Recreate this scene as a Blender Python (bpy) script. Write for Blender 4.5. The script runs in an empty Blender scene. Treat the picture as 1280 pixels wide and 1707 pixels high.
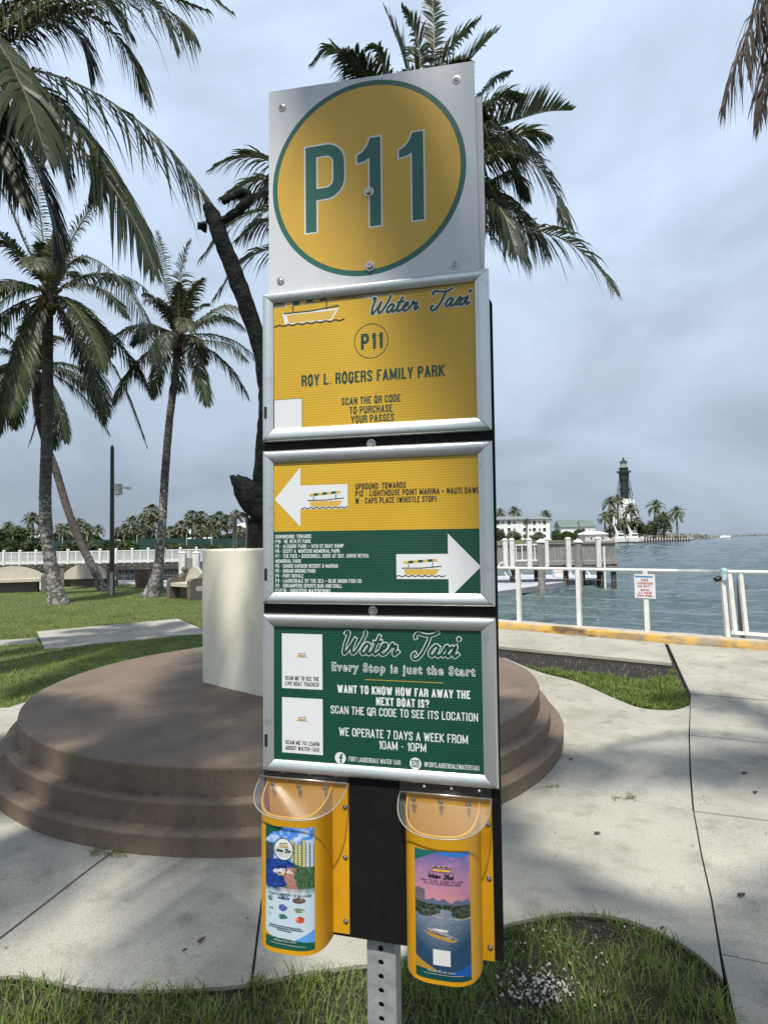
import bpy, math, random
import numpy as np
from mathutils import Vector, Matrix
random.seed(7); rng = np.random.default_rng(7)
sc = bpy.context.scene
COL = sc.collection
R = math.radians
# ------------------------------------------------------------------ camera
F = 1000.0; HY = 897.775; ROLL = R(-1.0); PITCH = math.atan((HY-853.5)/F); EYE = 1.6
cp, sp = math.cos(PITCH), math.sin(PITCH); cr_, sr_ = math.cos(ROLL), math.sin(ROLL)
FW = Vector((0, cp, sp)); R0 = Vector((1, 0, 0)); U0 = Vector((0, -sp, cp))
RT = R0*cr_ + U0*sr_; UP = U0*cr_ - R0*sr_
cam = bpy.data.cameras.new('camera'); camo = bpy.data.objects.new('camera', cam); COL.objects.link(camo)
camo.matrix_world = Matrix(((RT.x, UP.x, -FW.x, 0), (RT.y, UP.y, -FW.y, 0), (RT.z, UP.z, -FW.z, EYE), (0, 0, 0, 1)))
cam.sensor_fit = 'VERTICAL'; cam.sensor_height = 36; cam.lens = F/1707*36
cam.clip_end = 20000; cam.clip_start = 0.05
sc.camera = camo
C0 = Vector((0, 0, EYE))
def ray(px, py): return FW + RT*((px-640)/F) + UP*((853.5-py)/F)
def G(px, py, z=0.0):
    d = ray(px, py); return C0 + d*((z-EYE)/d.z)
def P(px, py, Y):
    d = ray(px, py); return C0 + d*(Y/d.y)
# ------------------------------------------------------------------ world, sun
SUN = Vector((-0.12, -0.48, 0.87)).normalized()
w = bpy.data.worlds.new('World'); sc.world = w; w.use_nodes = True
nt = w.node_tree; nt.nodes.clear()
def N(nt, t, **k):
    n = nt.nodes.new(t)
    for a, b in k.items():
        if a in n.inputs: n.inputs[a].default_value = b
        else: setattr(n, a, b)
    return n
out = N(nt, 'ShaderNodeOutputWorld')
sky = N(nt, 'ShaderNodeTexSky', sky_type='NISHITA', sun_disc=False)
sky.sun_elevation = math.asin(SUN.z); sky.sun_rotation = math.atan2(SUN.x, SUN.y)
bg1 = N(nt, 'ShaderNodeBackground', Strength=0.07); nt.links.new(sky.outputs[0], bg1.inputs[0])
tc = N(nt, 'ShaderNodeTexCoord')
sepn = N(nt, 'ShaderNodeSeparateXYZ'); nt.links.new(tc.outputs['Generated'], sepn.inputs[0])
mp = N(nt, 'ShaderNodeMapping'); mp.inputs['Scale'].default_value = (1.0, 1.0, 2.0); mp.inputs['Location'].default_value = (3.1, 1.7, 0.4)
nt.links.new(tc.outputs['Generated'], mp.inputs[0])
nz = N(nt, 'ShaderNodeTexNoise', Scale=2.3, Detail=8.0, Roughness=0.52, Distortion=0.5); nt.links.new(mp.outputs[0], nz.inputs['Vector'])
nz2 = N(nt, 'ShaderNodeTexNoise', Scale=0.9, Detail=3.0, Roughness=0.5); nt.links.new(mp.outputs[0], nz2.inputs['Vector'])
rmp = N(nt, 'ShaderNodeValToRGB')    # cloud colour by height in the sky
e = rmp.color_ramp.elements
e[0].position = 0.0; e[0].color = (0.285, 0.345, 0.435, 1)
e[1].position = 0.62; e[1].color = (0.455, 0.55, 0.68, 1)
for p_, c_ in ((0.10, (0.33, 0.395, 0.49)), (0.26, (0.45, 0.53, 0.64)), (0.42, (0.455, 0.55, 0.68))):
    q = rmp.color_ramp.elements.new(p_); q.color = (*c_, 1)
nt.links.new(sepn.outputs[2], rmp.inputs[0])
cr1 = N(nt, 'ShaderNodeMapRange'); cr1.inputs[1].default_value = 0.36; cr1.inputs[2].default_value = 0.64; cr1.inputs[3].default_value = 0.82; cr1.inputs[4].default_value = 1.20
nt.links.new(nz.outputs[0], cr1.inputs[0])
cr2 = N(nt, 'ShaderNodeMapRange'); cr2.inputs[1].default_value = 0.3; cr2.inputs[2].default_value = 0.7; cr2.inputs[3].default_value = 0.86; cr2.inputs[4].default_value = 1.14
nt.links.new(nz2.outputs[0], cr2.inputs[0])
mm = N(nt, 'ShaderNodeMath', operation='MULTIPLY'); nt.links.new(cr1.outputs[0], mm.inputs[0]); nt.links.new(cr2.outputs[0], mm.inputs[1])
vm = N(nt, 'ShaderNodeVectorMath', operation='SCALE'); nt.links.new(rmp.outputs[0], vm.inputs[0]); nt.links.new(mm.outputs[0], vm.inputs['Scale'])
bg2 = N(nt, 'ShaderNodeBackground', Strength=1.0); nt.links.new(vm.outputs[0], bg2.inputs[0])
ms = N(nt, 'ShaderNodeMixShader'); ms.inputs[0].default_value = 0.88
nt.links.new(bg1.outputs[0], ms.inputs[1]); nt.links.new(bg2.outputs[0], ms.inputs[2]); nt.links.new(ms.outputs[0], out.inputs[0])
sun = bpy.data.lights.new('sun', 'SUN'); sun.energy = 3.9; sun.angle = R(1.3); sun.color = (1.0, 0.955, 0.88)
so = bpy.data.objects.new('sun', sun); COL.objects.link(so); so.rotation_euler = (-SUN).to_track_quat('-Z', 'Y').to_euler()
sc.view_settings.view_transform = 'Standard'; sc.view_settings.look = 'None'
sc.view_settings.exposure = 0.48; sc.view_settings.gamma = 1.0; sc.view_settings.use_curve_mapping = False
sc.render.engine = 'CYCLES'; sc.cycles.max_bounces = 6; sc.cycles.transparent_max_bounces = 12
# ------------------------------------------------------------------ materials
def bsdf(m): return next(n for n in m.node_tree.nodes if n.type == 'BSDF_PRINCIPLED')
def mat(name, c1, c2=None, scale=4.0, rough=0.6, metal=0.0, bump=0.0, bscale=None, detail=6.0, stretch=(1, 1, 1), coord='Object', lo=0.35, hi=0.65, spec=0.5, bdist=0.01):
    m = bpy.data.materials.new(name); m.use_nodes = True; nt = m.node_tree; b = bsdf(m)
    b.inputs['Base Color'].default_value = (*c1, 1); b.inputs['Roughness'].default_value = rough
    b.inputs['Metallic'].default_value = metal; b.inputs['Specular IOR Level'].default_value = spec
    if c2 is not None or bump:
        if coord == 'World':
            g = nt.nodes.new('ShaderNodeNewGeometry'); src = g.outputs['Position']
        else:
            t = nt.nodes.new('ShaderNodeTexCoord'); src = t.outputs[coord]
        mp = nt.nodes.new('ShaderNodeMapping'); mp.inputs['Scale'].default_value = stretch
        nt.links.new(src, mp.inputs[0])
    if c2 is not None:
        n = N(nt, 'ShaderNodeTexNoise', Scale=scale, Detail=detail, Roughness=0.6); nt.links.new(mp.outputs[0], n.inputs['Vector'])
        r = nt.nodes.new('ShaderNodeValToRGB'); r.color_ramp.elements[0].position = lo; r.color_ramp.elements[1].position = hi
        r.color_ramp.elements[0].color = (*c1, 1); r.color_ramp.elements[1].color = (*c2, 1)
        nt.links.new(n.outputs[0], r.inputs[0]); nt.links.new(r.outputs[0], b.inputs['Base Color'])
    if bump:
        n = N(nt, 'ShaderNodeTexNoise', Scale=bscale or scale*4, Detail=5.0, Roughness=0.6); nt.links.new(mp.outputs[0], n.inputs['Vector'])
        bp = N(nt, 'ShaderNodeBump', Strength=bump, Distance=bdist); nt.links.new(n.outputs[0], bp.inputs['Height']); nt.links.new(bp.outputs[0], b.inputs['Normal'])
    return m
def add_mul(m, scale, lo, hi, c, fac=1.0, coord='World', detail=4.0, stretch=(1, 1, 1), vor=False):
    """multiply a further noise layer into the base colour: stains, speckles"""
    nt = m.node_tree; b = bsdf(m)
    l = b.inputs['Base Color'].links
    if coord == 'World': src = nt.nodes.new('ShaderNodeNewGeometry').outputs['Position']
    else: src = nt.nodes.new('ShaderNodeTexCoord').outputs[coord]
    mp = nt.nodes.new('ShaderNodeMapping'); mp.inputs['Scale'].default_value = stretch; nt.links.new(src, mp.inputs[0])
    if vor: n = N(nt, 'ShaderNodeTexVoronoi', Scale=scale)
    else: n = N(nt, 'ShaderNodeTexNoise', Scale=scale, Detail=detail, Roughness=0.6)
    nt.links.new(mp.outputs[0], n.inputs['Vector'])
    r = nt.nodes.new('ShaderNodeValToRGB'); r.color_ramp.elements[0].position = lo; r.color_ramp.elements[1].position = hi
    r.color_ramp.elements[0].color = (*c, 1); r.color_ramp.elements[1].color = (1, 1, 1, 1)
    nt.links.new(n.outputs[0], r.inputs[0])
    mx = nt.nodes.new('ShaderNodeMix'); mx.data_type = 'RGBA'; mx.blend_type = 'MULTIPLY'; mx.inputs[0].default_value = fac
    if l: nt.links.new(l[0].from_socket, mx.inputs[6])
    else: mx.inputs[6].default_value = b.inputs['Base Color'].default_value
    nt.links.new(r.outputs[0], mx.inputs[7]); nt.links.new(mx.outputs[2], b.inputs['Base Color'])
    return m
def leafmat(name, c1, c2, tr=0.38, rough=0.45, scale=2.0):
    m = mat(name, c1, c2, scale=scale, rough=rough, coord='World', detail=3.0, lo=0.3, hi=0.7, spec=0.35)
    nt = m.node_tree; b = bsdf(m); o = next(n for n in nt.nodes if n.type == 'OUTPUT_MATERIAL')
    t = nt.nodes.new('ShaderNodeBsdfTranslucent'); nt.links.new(b.inputs['Base Color'].links[0].from_socket, t.inputs[0])
    x = nt.nodes.new('ShaderNodeMixShader'); x.inputs[0].default_value = tr
    nt.links.new(b.outputs[0], x.inputs[1]); nt.links.new(t.outputs[0], x.inputs[2]); nt.links.new(x.outputs[0], o.inputs[0])
    return m
M = {}
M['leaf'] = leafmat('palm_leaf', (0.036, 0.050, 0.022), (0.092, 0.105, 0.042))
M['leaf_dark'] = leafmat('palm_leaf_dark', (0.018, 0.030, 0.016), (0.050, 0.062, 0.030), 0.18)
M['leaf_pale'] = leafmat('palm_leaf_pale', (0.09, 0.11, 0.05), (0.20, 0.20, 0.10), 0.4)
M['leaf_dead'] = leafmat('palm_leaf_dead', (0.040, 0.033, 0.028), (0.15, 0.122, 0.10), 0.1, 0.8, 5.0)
M['rachis'] = mat('palm_rachis', (0.11, 0.11, 0.05), (0.17, 0.13, 0.07), 3, 0.6)
M['trunk'] = mat('palm_bark', (0.050, 0.044, 0.038), (0.14, 0.125, 0.105), 5, 0.9, bump=0.8, bscale=18, stretch=(1, 1, 2.2), bdist=0.03, lo=0.35, hi=0.68)
M['trunk_lichen'] = mat('palm_bark_lichen', (0.085, 0.078, 0.068), (0.34, 0.33, 0.30), 9, 0.9, bump=0.8, bscale=24, stretch=(1, 1, 1.4), bdist=0.03, lo=0.46, hi=0.62)
M['fibre'] = mat('palm_fibre', (0.04, 0.03, 0.02), (0.11, 0.085, 0.055), 12, 0.95, bump=1.0, bscale=40)
M['nut'] = mat('coconut', (0.10, 0.10, 0.03), (0.16, 0.10, 0.05), 6, 0.5)
M['concrete'] = mat('concrete', (0.305, 0.290, 0.245), (0.43, 0.41, 0.345), 1.6, 0.92, bump=0.45, bscale=90, coord='World', bdist=0.004, detail=9.0, lo=0.3, hi=0.7)
add_mul(M['concrete'], 130, 0.32, 0.50, (0.56, 0.55, 0.51), 0.85)
add_mul(M['concrete'], 45, 0.28, 0.40, (0.55, 0.53, 0.48), 0.6)
add_mul(M['concrete'], 0.9, 0.35, 0.50, (0.80, 0.79, 0.76), 0.8, detail=9.0)
add_mul(M['concrete'], 5.5, 0.30, 0.47, (0.62, 0.61, 0.57), 0.75, detail=9.0)
add_mul(M['concrete'], 22, 0.02, 0.06, (0.25, 0.23, 0.2), 0.8, vor=True)
M['concrete_far'] = mat('path_concrete', (0.36, 0.345, 0.31), (0.45, 0.43, 0.39), 1.0, 0.9, coord='World')
M['plinth'] = mat('plinth_paint', (0.138, 0.101, 0.071), (0.182, 0.136, 0.096), 2.2, 0.72, bump=0.3, bscale=45, coord='World', bdist=0.006, detail=8.0, lo=0.3, hi=0.7)
add_mul(M['plinth'], 3.2, 0.30, 0.50, (0.72, 0.72, 0.76), 0.8, detail=8.0)
add_mul(M['plinth'], 30, 0.36, 0.44, (0.7, 0.68, 0.66), 0.6)
M['stucco'] = mat('cream_stucco', (0.76, 0.715, 0.57), (0.69, 0.65, 0.52), 2.0, 0.9, bump=0.3, bscale=70, coord='World', bdist=0.005)
add_mul(M['stucco'], 3.0, 0.30, 0.42, (0.84, 0.82, 0.76), 0.7, stretch=(1, 1, 0.5))
M['bronze'] = mat('dark_bronze', (0.004, 0.0045, 0.005), (0.017, 0.018, 0.018), 10, 0.8, 0.0, bump=1.0, bscale=16, bdist=0.05, spec=0.12)
M['soil'] = mat('dark_soil', (0.009, 0.008, 0.007), (0.028, 0.024, 0.020), 12, 0.95, bump=1.0, bscale=60, coord='World', bdist=0.02)
M['verge_soil'] = mat('verge_soil', (0.022, 0.020, 0.014), (0.050, 0.058, 0.022), 9, 0.95, bump=1.0, bscale=60, coord='World', bdist=0.02)
M['joint_dirt'] = mat('joint_dirt', (0.018, 0.016, 0.013), (0.055, 0.050, 0.040), 20, 0.95, coord='World')
M['lawn'] = mat('lawn_ground', (0.055, 0.080, 0.018), (0.10, 0.13, 0.034), 1.3, 0.95, bump=0.8, bscale=50, coord='World', bdist=0.03, detail=10.0)
M['grass'] = leafmat('grass_blade', (0.100, 0.165, 0.022), (0.21, 0.285, 0.065), 0.35, 0.55, 6.0)
M['grass_far'] = leafmat('lawn_blade', (0.130, 0.200, 0.022), (0.235, 0.305, 0.045), 0.35, 0.6, 0.8)
M['grass_dry'] = leafmat('dry_blade', (0.16, 0.13, 0.06), (0.30, 0.25, 0.14), 0.3, 0.7, 8.0)
M['chip'] = mat('white_chip', (0.55, 0.52, 0.46), (0.30, 0.28, 0.24), 20, 0.8)
M['litter'] = mat('brown_litter', (0.045, 0.03, 0.022), (0.10, 0.07, 0.05), 20, 0.9)
M['yellow'] = mat('yellow_plastic', (0.62, 0.31, 0.008), (0.55, 0.265, 0.008), 4, 0.42, bump=0.04, bscale=200)
add_mul(M['yellow'], 9, 0.28, 0.42, (0.80, 0.74, 0.6), 0.6, coord='Object')
M['black'] = mat('black_board', (0.006, 0.006, 0.006), (0.010, 0.010, 0.010), 30, 0.7, spec=0.15)
M['alu'] = mat('brushed_aluminium', (0.66, 0.69, 0.67), (0.56, 0.59, 0.57), 3.0, 0.34, 0.75, bump=0.06, bscale=120, stretch=(1, 1, 1))
add_mul(M['alu'], 26, 0.30, 0.40, (0.7, 0.68, 0.64), 0.6, coord='Object')
M['steel'] = mat('galvanised_steel', (0.27, 0.29, 0.29), (0.42, 0.44, 0.44), 35, 0.5, 0.35, bump=0.1, bscale=80)
M['bolt'] = mat('bolt_steel', (0.30, 0.29, 0.27), (0.50, 0.48, 0.45), 150, 0.35, 0.9)
M['dark'] = mat('dark_hole', (0.01, 0.01, 0.01))
def corr(name, c, axis, scale=520, rough=0.35):
    m = mat(name, c, tuple(x*0.90 for x in c), 5.0, rough, coord='Object', lo=0.3, hi=0.7)
    nt = m.node_tree; b = bsdf(m); t = nt.nodes.new('ShaderNodeTexCoord')
    wv = N(nt, 'ShaderNodeTexWave', Scale=scale, bands_direction=axis, Distortion=0.3); nt.links.new(t.outputs['Object'], wv.inputs['Vector'])
    bp = N(nt, 'ShaderNodeBump', Strength=0.10, Distance=0.002); nt.links.new(wv.outputs[0], bp.inputs['Height']); nt.links.new(bp.outputs[0], b.inputs['Normal'])
    return m
M['sheet'] = corr('white_fluted_sheet', (0.60, 0.62, 0.63), 'X', 60)
add_mul(M['sheet'], 4.0, 0.34, 0.44, (0.85, 0.84, 0.82), 0.7, coord='Object', stretch=(3, 1, 1))
M['pyel'] = corr('print_yellow_upright', (0.60, 0.36, 0.035), 'X', 60)
M['pyel2'] = corr('print_yellow_flat', (0.57, 0.345, 0.018), 'Z', 62)
M['pgreen'] = mat('print_green', (0.016, 0.105, 0.072), rough=0.35)
M['pgreen2'] = corr('print_green_flat', (0.006, 0.062, 0.034), 'Z', 62)
M['pdk'] = mat('print_dark_green', (0.012, 0.050, 0.028), rough=0.4)
M['pw'] = mat('print_white', (0.66, 0.67, 0.67), rough=0.4)
M['pb'] = mat('print_black', (0.012, 0.012, 0.014), rough=0.4)
M['py'] = mat('print_gold', (0.58, 0.38, 0.06), rough=0.4)
M['pblue'] = mat('print_blue', (0.05, 0.18, 0.42), rough=0.4)
M['pred'] = mat('print_red', (0.42, 0.05, 0.05), rough=0.4)
m = bpy.data.materials.new('clear_plastic'); m.use_nodes = True; b = bsdf(m)
b.inputs['Base Color'].default_value = (0.93, 0.94, 0.94, 1); b.inputs['Transmission Weight'].default_value = 1.0; b.inputs['Roughness'].default_value = 0.06; b.inputs['IOR'].default_value = 1.3
nt = m.node_tree; o = next(n for n in nt.nodes if n.type == 'OUTPUT_MATERIAL'); tr = nt.nodes.new('ShaderNodeBsdfTransparent'); tr.inputs[0].default_value = (.95, .95, .94, 1)
x = nt.nodes.new('ShaderNodeMixShader'); b.inputs['Transmission Weight'].default_value = 0.0; b.inputs['Metallic'].default_value = 1.0; b.inputs['Base Color'].default_value = (.9, .9, .9, 1); b.inputs['Roughness'].default_value = 0.22; x.inputs[0].default_value = 0.08; nt.links.new(tr.outputs[0], x.inputs[1]); nt.links.new(b.outputs[0], x.inputs[2]); nt.links.new(x.outputs[0], o.inputs[0])
M['clear'] = m
M['clear_edge'] = mat('clear_plastic_edge', (0.30, 0.29, 0.24), rough=0.25)
m = bpy.data.materials.new('brochure_print'); m.use_nodes = True; b = bsdf(m)
a_ = m.node_tree.nodes.new('ShaderNodeAttribute'); a_.attribute_name = 'ink'; m.node_tree.links.new(a_.outputs[0], b.inputs['Base Color']); b.inputs['Roughness'].default_value = 0.3
M['ink'] = m
M['white'] = mat('white_paint', (0.74, 0.74, 0.71), (0.62, 0.61, 0.57), 6, 0.5, coord='World')
M['white_wood'] = mat('white_painted_wood', (0.70, 0.70, 0.67), (0.50, 0.49, 0.45), 3, 0.7, coord='World', stretch=(4, 4, .6))
M['whiteb'] = mat('white_building_wall', (0.72, 0.74, 0.72), rough=0.8)
M['wood'] = mat('weathered_wood', (0.16, 0.145, 0.125), (0.30, 0.28, 0.25), 4, 0.9, coord='World', stretch=(5, 5, .5), bump=0.4, bscale=20)
M['wood_dark'] = mat('dark_timber', (0.035, 0.028, 0.024), (0.09, 0.07, 0.06), 3, 0.9, coord='World', stretch=(4, 4, .5))
M['wall_grey'] = mat('grey_seawall', (0.14, 0.15, 0.16), (0.22, 0.23, 0.25), 1.2, 0.8, coord='World', stretch=(3, 3, .6))
M['wall_grey2'] = mat('grey_sheet_wall', (0.22, 0.24, 0.26), (0.34, 0.36, 0.38), 1.2, 0.8, coord='World', stretch=(3, 3, .6))
M['kerb_y'] = mat('kerb_yellow_paint', (0.55, 0.34, 0.08), (0.30, 0.24, 0.17), 4.5, 0.8, coord='World', detail=8, lo=0.45, hi=0.62, bump=0.3, bscale=40)
add_mul(M['kerb_y'], 1.2, 0.36, 0.46, (0.25, 0.2, 0.17), 0.9, stretch=(1, 1, 3))
M['kerb_t'] = mat('kerb_top', (0.47, 0.42, 0.35), (0.34, 0.31, 0.27), 4, 0.9, coord='World')
M['bench_br'] = mat('bench_brown', (0.115, 0.095, 0.080), (0.15, 0.125, 0.105), 5, 0.8, coord='World', bump=0.3, bscale=60)
M['bench_cr'] = mat('bench_cream', (0.50, 0.46, 0.37), (0.42, 0.39, 0.32), 4, 0.85, coord='World')
M['rust'] = mat('bin_brown', (0.085, 0.060, 0.045), (0.17, 0.12, 0.09), 5, 0.8, coord='World')
M['pole'] = mat('pole_dark', (0.035, 0.033, 0.030), (0.06, 0.055, 0.05), 8, 0.6)
M['box_grey'] = mat('box_grey', (0.42, 0.44, 0.42), rough=0.5)
M['screen'] = mat('green_windscreen', (0.006, 0.030, 0.026), (0.010, 0.045, 0.038), 0.8, 0.8, coord='World', stretch=(1, 1, .3))
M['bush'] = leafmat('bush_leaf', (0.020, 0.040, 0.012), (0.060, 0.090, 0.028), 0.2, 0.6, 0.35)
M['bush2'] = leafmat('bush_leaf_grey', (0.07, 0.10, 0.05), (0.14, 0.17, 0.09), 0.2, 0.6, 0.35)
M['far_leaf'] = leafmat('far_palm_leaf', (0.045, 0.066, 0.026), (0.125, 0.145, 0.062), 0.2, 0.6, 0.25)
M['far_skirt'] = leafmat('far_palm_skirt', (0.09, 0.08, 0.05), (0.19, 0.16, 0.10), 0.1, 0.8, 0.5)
M['far_trunk'] = mat('far_palm_trunk', (0.12, 0.11, 0.09), (0.2, 0.18, 0.15), 1, 0.9)
M['roof_grey'] = mat('roof_grey', (0.16, 0.17, 0.18), (0.2, 0.21, 0.22), 0.5, 0.8, coord='World')
M['roof_green'] = mat('roof_green', (0.10, 0.14, 0.125), (0.14, 0.18, 0.16), 0.5, 0.7, coord='World')
M['glass'] = mat('window_glass', (0.02, 0.025, 0.03), rough=0.1)
M['iron'] = mat('lighthouse_black', (0.010, 0.020, 0.019), rough=0.6)
M['lens'] = mat('lantern_glass', (0.30, 0.34, 0.30), rough=0.15)
M['sand'] = mat('sand', (0.45, 0.40, 0.33), (0.36, 0.32, 0.26), 0.1, 0.95, coord='World')
M['rock'] = mat('jetty_rock', (0.16, 0.15, 0.14), (0.34, 0.32, 0.29), 0.8, 0.95, coord='World')
M['dock'] = mat('dock_deck', (0.34, 0.36, 0.39), (0.44, 0.46, 0.48), 1, 0.8, coord='World')
M['dock_side'] = mat('dock_fascia', (0.22, 0.24, 0.26), rough=0.8)
M['hull'] = mat('dark_hull', (0.01, 0.012, 0.018), rough=0.4)
M['cloth'] = mat('blue_cloth', (0.25, 0.50, 0.58), (0.60, 0.70, 0.72), 30, 0.7)
# water
m = mat('water_surface', (0.058, 0.092, 0.088), (0.042, 0.070, 0.074), 0.15, 0.06, coord='World', spec=0.5); nt = m.node_tree; b = bsdf(m)
g = nt.nodes.new('ShaderNodeNewGeometry')
def wn(scale, st, rot, det):
    mp = nt.nodes.new('ShaderNodeMapping'); mp.inputs['Scale'].default_value = st; mp.inputs['Rotation'].default_value = (0, 0, R(rot)); nt.links.new(g.outputs['Position'], mp.inputs[0])
    n = N(nt, 'ShaderNodeTexNoise', Scale=scale, Detail=det, Roughness=0.55, Distortion=0.4); nt.links.new(mp.outputs[0], n.inputs['Vector']); return n
n1 = wn(1.9, (0.45, 1.6, 1), 8, 4.0); n2 = wn(0.35, (0.5, 1.3, 1), -8, 3.0)
ad = N(nt, 'ShaderNodeMath', operation='MULTIPLY_ADD'); nt.links.new(n2.outputs[0], ad.inputs[0]); ad.inputs[1].default_value = 1.6; nt.links.new(n1.outputs[0], ad.inputs[2])
bp = N(nt, 'ShaderNodeBump', Strength=1.0, Distance=0.25); nt.links.new(ad.outputs[0], bp.inputs['Height']); nt.links.new(bp.outputs[0], b.inputs['Normal'])
M['water'] = m
# ------------------------------------------------------------------ mesh helpers
class MB:
    def __init__(s): s.v = []; s.f = []; s.mi = []; s.mats = []
    def slot(s, m):
        if m not in s.mats: s.mats.append(m)
        return s.mats.index(m)
    def add(s, vs, fs, m=None):
        o = len(s.v); s.v.extend([tuple(v) for v in vs]); k = s.slot(m) if m else 0
        for f in fs: s.f.append(tuple(i+o for i in f)); s.mi.append(k)
    def box(s, c, d, m=None, rz=0.0, top=1.0, mat4=None):
        cx, cy, cz = c; x, y, z = d[0]/2, d[1]/2, d[2]/2; vs = []
        for kz, t in ((-z, 1.0), (z, top)):
            for a, b2 in ((-x, -y), (x, -y), (x, y), (-x, y)):
                a *= t; b2 *= t
                X = a*math.cos(rz)-b2*math.sin(rz); Yy = a*math.sin(rz)+b2*math.cos(rz)
                vs.append(Vector((cx+X, cy+Yy, cz+kz)))
        if mat4: vs = [mat4 @ v for v in vs]
        s.add(vs, [(3, 2, 1, 0), (4, 5, 6, 7), (0, 1, 5, 4), (1, 2, 6, 5), (2, 3, 7, 6), (3, 0, 4, 7)], m)
    def tube(s, pts, r, seg=8, m=None, caps=True):
        pts = [Vector(p) for p in pts]; n = len(pts)
        if not hasattr(r, '__len__'): r = [r]*n
        t = (pts[1]-pts[0]).normalized(); a = t.orthogonal().normalized(); vs = []
        for i in range(n):
            t2 = (pts[min(i+1, n-1)]-pts[max(i-1, 0)]).normalized()
            a = (a - t2*a.dot(t2)).normalized(); b2 = t2.cross(a)
            for k in range(seg):
                th = 2*math.pi*k/seg; vs.append(pts[i] + (a*math.cos(th)+b2*math.sin(th))*r[i])
        fs = [(i*seg+k, i*seg+(k+1) % seg, (i+1)*seg+(k+1) % seg, (i+1)*seg+k) for i in range(n-1) for k in range(seg)]
        if caps: fs += [tuple(range(seg-1, -1, -1)), tuple((n-1)*seg+k for k in range(seg))]
        s.add(vs, fs, m)
    def prism(s, poly, z0, z1, m=None, ms=None):
        n = len(poly); vs = [(p[0], p[1], z0) for p in poly]+[(p[0], p[1], z1) for p in poly]
        ar = sum(poly[i][0]*poly[(i+1) % n][1]-poly[(i+1) % n][0]*poly[i][1] for i in range(n))
        top = tuple(range(n, 2*n)); 
        if ar < 0: top = top[::-1]
        s.add(vs, [top], m)
        o = len(s.v)-2*n; k = s.slot(ms or m) if (ms or m) else 0
        for i in range(n):
            j = (i+1) % n; f = (o+i, o+j, o+n+j, o+n+i)
            s.f.append(f if ar > 0 else f[::-1]); s.mi.append(k)
    def lathe(s, prof, seg=32, m=None, c=(0, 0, 0)):
        vs = []; n = len(prof)
        for r_, z in prof:
            for k in range(seg):
                th = 2*math.pi*k/seg; vs.append((c[0]+r_*math.cos(th), c[1]+r_*math.sin(th), c[2]+z))
        fs = [(i*seg+k, i*seg+(k+1) % seg, (i+1)*seg+(k+1) % seg, (i+1)*seg+k) for i in range(n-1) for k in range(seg)]
        fs.append(tuple((n-1)*seg+k for k in range(seg)))
        s.add(vs, fs, m)
def tag(o, label=None, cat=None, group=None, kind=None):
    if label: o['label'] = label
    if cat: o['category'] = cat
    if group: o['group'] = group
    if kind: o['kind'] = kind
    return o
def mesh(name, mb, m=None, smooth=False):
    me = bpy.data.meshes.new(name); me.from_pydata(mb.v, [], mb.f)
    for q in (mb.mats or [m]): me.materials.append(M[q] if isinstance(q, str) else q)
    if len(mb.mats) > 1: me.polygons.foreach_set('material_index', mb.mi)
    if smooth:
        me.polygons.foreach_set('use_smooth', [True]*len(mb.f))
        if smooth != 1:
            try: me.set_sharp_from_angle(angle=R(smooth))
            except Exception: pass
    me.update(); return me
def link(name, me, parent=None, loc=None):
    o = bpy.data.objects.new(name, me); COL.objects.link(o)
    if parent: o.parent = parent
    if loc is not None: o.location = loc
    return o
def obj(name, mb, m=None, parent=None, smooth=False, loc=None):
    return link(name, mesh(name, mb, m, smooth), parent, loc)
def thing(name, loc, label, cat, group=None, rz=0.0):
    o = bpy.data.objects.new(name, None); COL.objects.link(o); o.location = loc; o.rotation_euler = (0, 0, rz); o.empty_display_size = 0.2
    return tag(o, label, cat, group)
def local(mb, loc):
    loc = Vector(loc); mb.v = [tuple(Vector(v)-loc) for v in mb.v]; return mb
def spl(pts, n):
    """Catmull-Rom through pts, n samples per span"""
    p = [np.array(q, float) for q in pts]; p = [2*p[0]-p[1]]+p+[2*p[-1]-p[-2]]; o = []
    for i in range(1, len(p)-2):
        for k in range(n):
            t = k/n; o.append(.5*((2*p[i])+(-p[i-1]+p[i+1])*t+(2*p[i-1]-5*p[i]+4*p[i+1]-p[i+2])*t*t+(-p[i-1]+3*p[i]-3*p[i+1]+p[i+2])*t**3))
    o.append(p[-2]); return o
def inset(poly, d):
    n = len(poly); ar = sum(poly[i][0]*poly[(i+1) % n][1]-poly[(i+1) % n][0]*poly[i][1] for i in range(n)); sg = 1 if ar > 0 else -1; out = []
    for i in range(n):
        a = np.array(poly[i-1][:2]); b2 = np.array(poly[i][:2]); c = np.array(poly[(i+1) % n][:2])
        e1 = (b2-a)/np.linalg.norm(b2-a); e2 = (c-b2)/np.linalg.norm(c-b2)
        n1 = np.array((-e1[1], e1[0]))*sg; n2 = np.array((-e2[1], e2[0]))*sg; q = n1+n2; q = q/max(np.dot(q, q)/2, .4)
        out.append(tuple(b2+q*d))
    return out
def inpoly(x, y, poly):
    ins = np.zeros(len(x), bool); n = len(poly)
    for i in range(n):
        x1, y1 = poly[i][0], poly[i][1]; x2, y2 = poly[(i+1) % n][0], poly[(i+1) % n][1]
        c = ((y1 > y) != (y2 > y)); xi = (x2-x1)*(y-y1)/((y2-y1) or 1e-9)+x1
        ins ^= c & (x < xi)
    return ins
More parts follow.
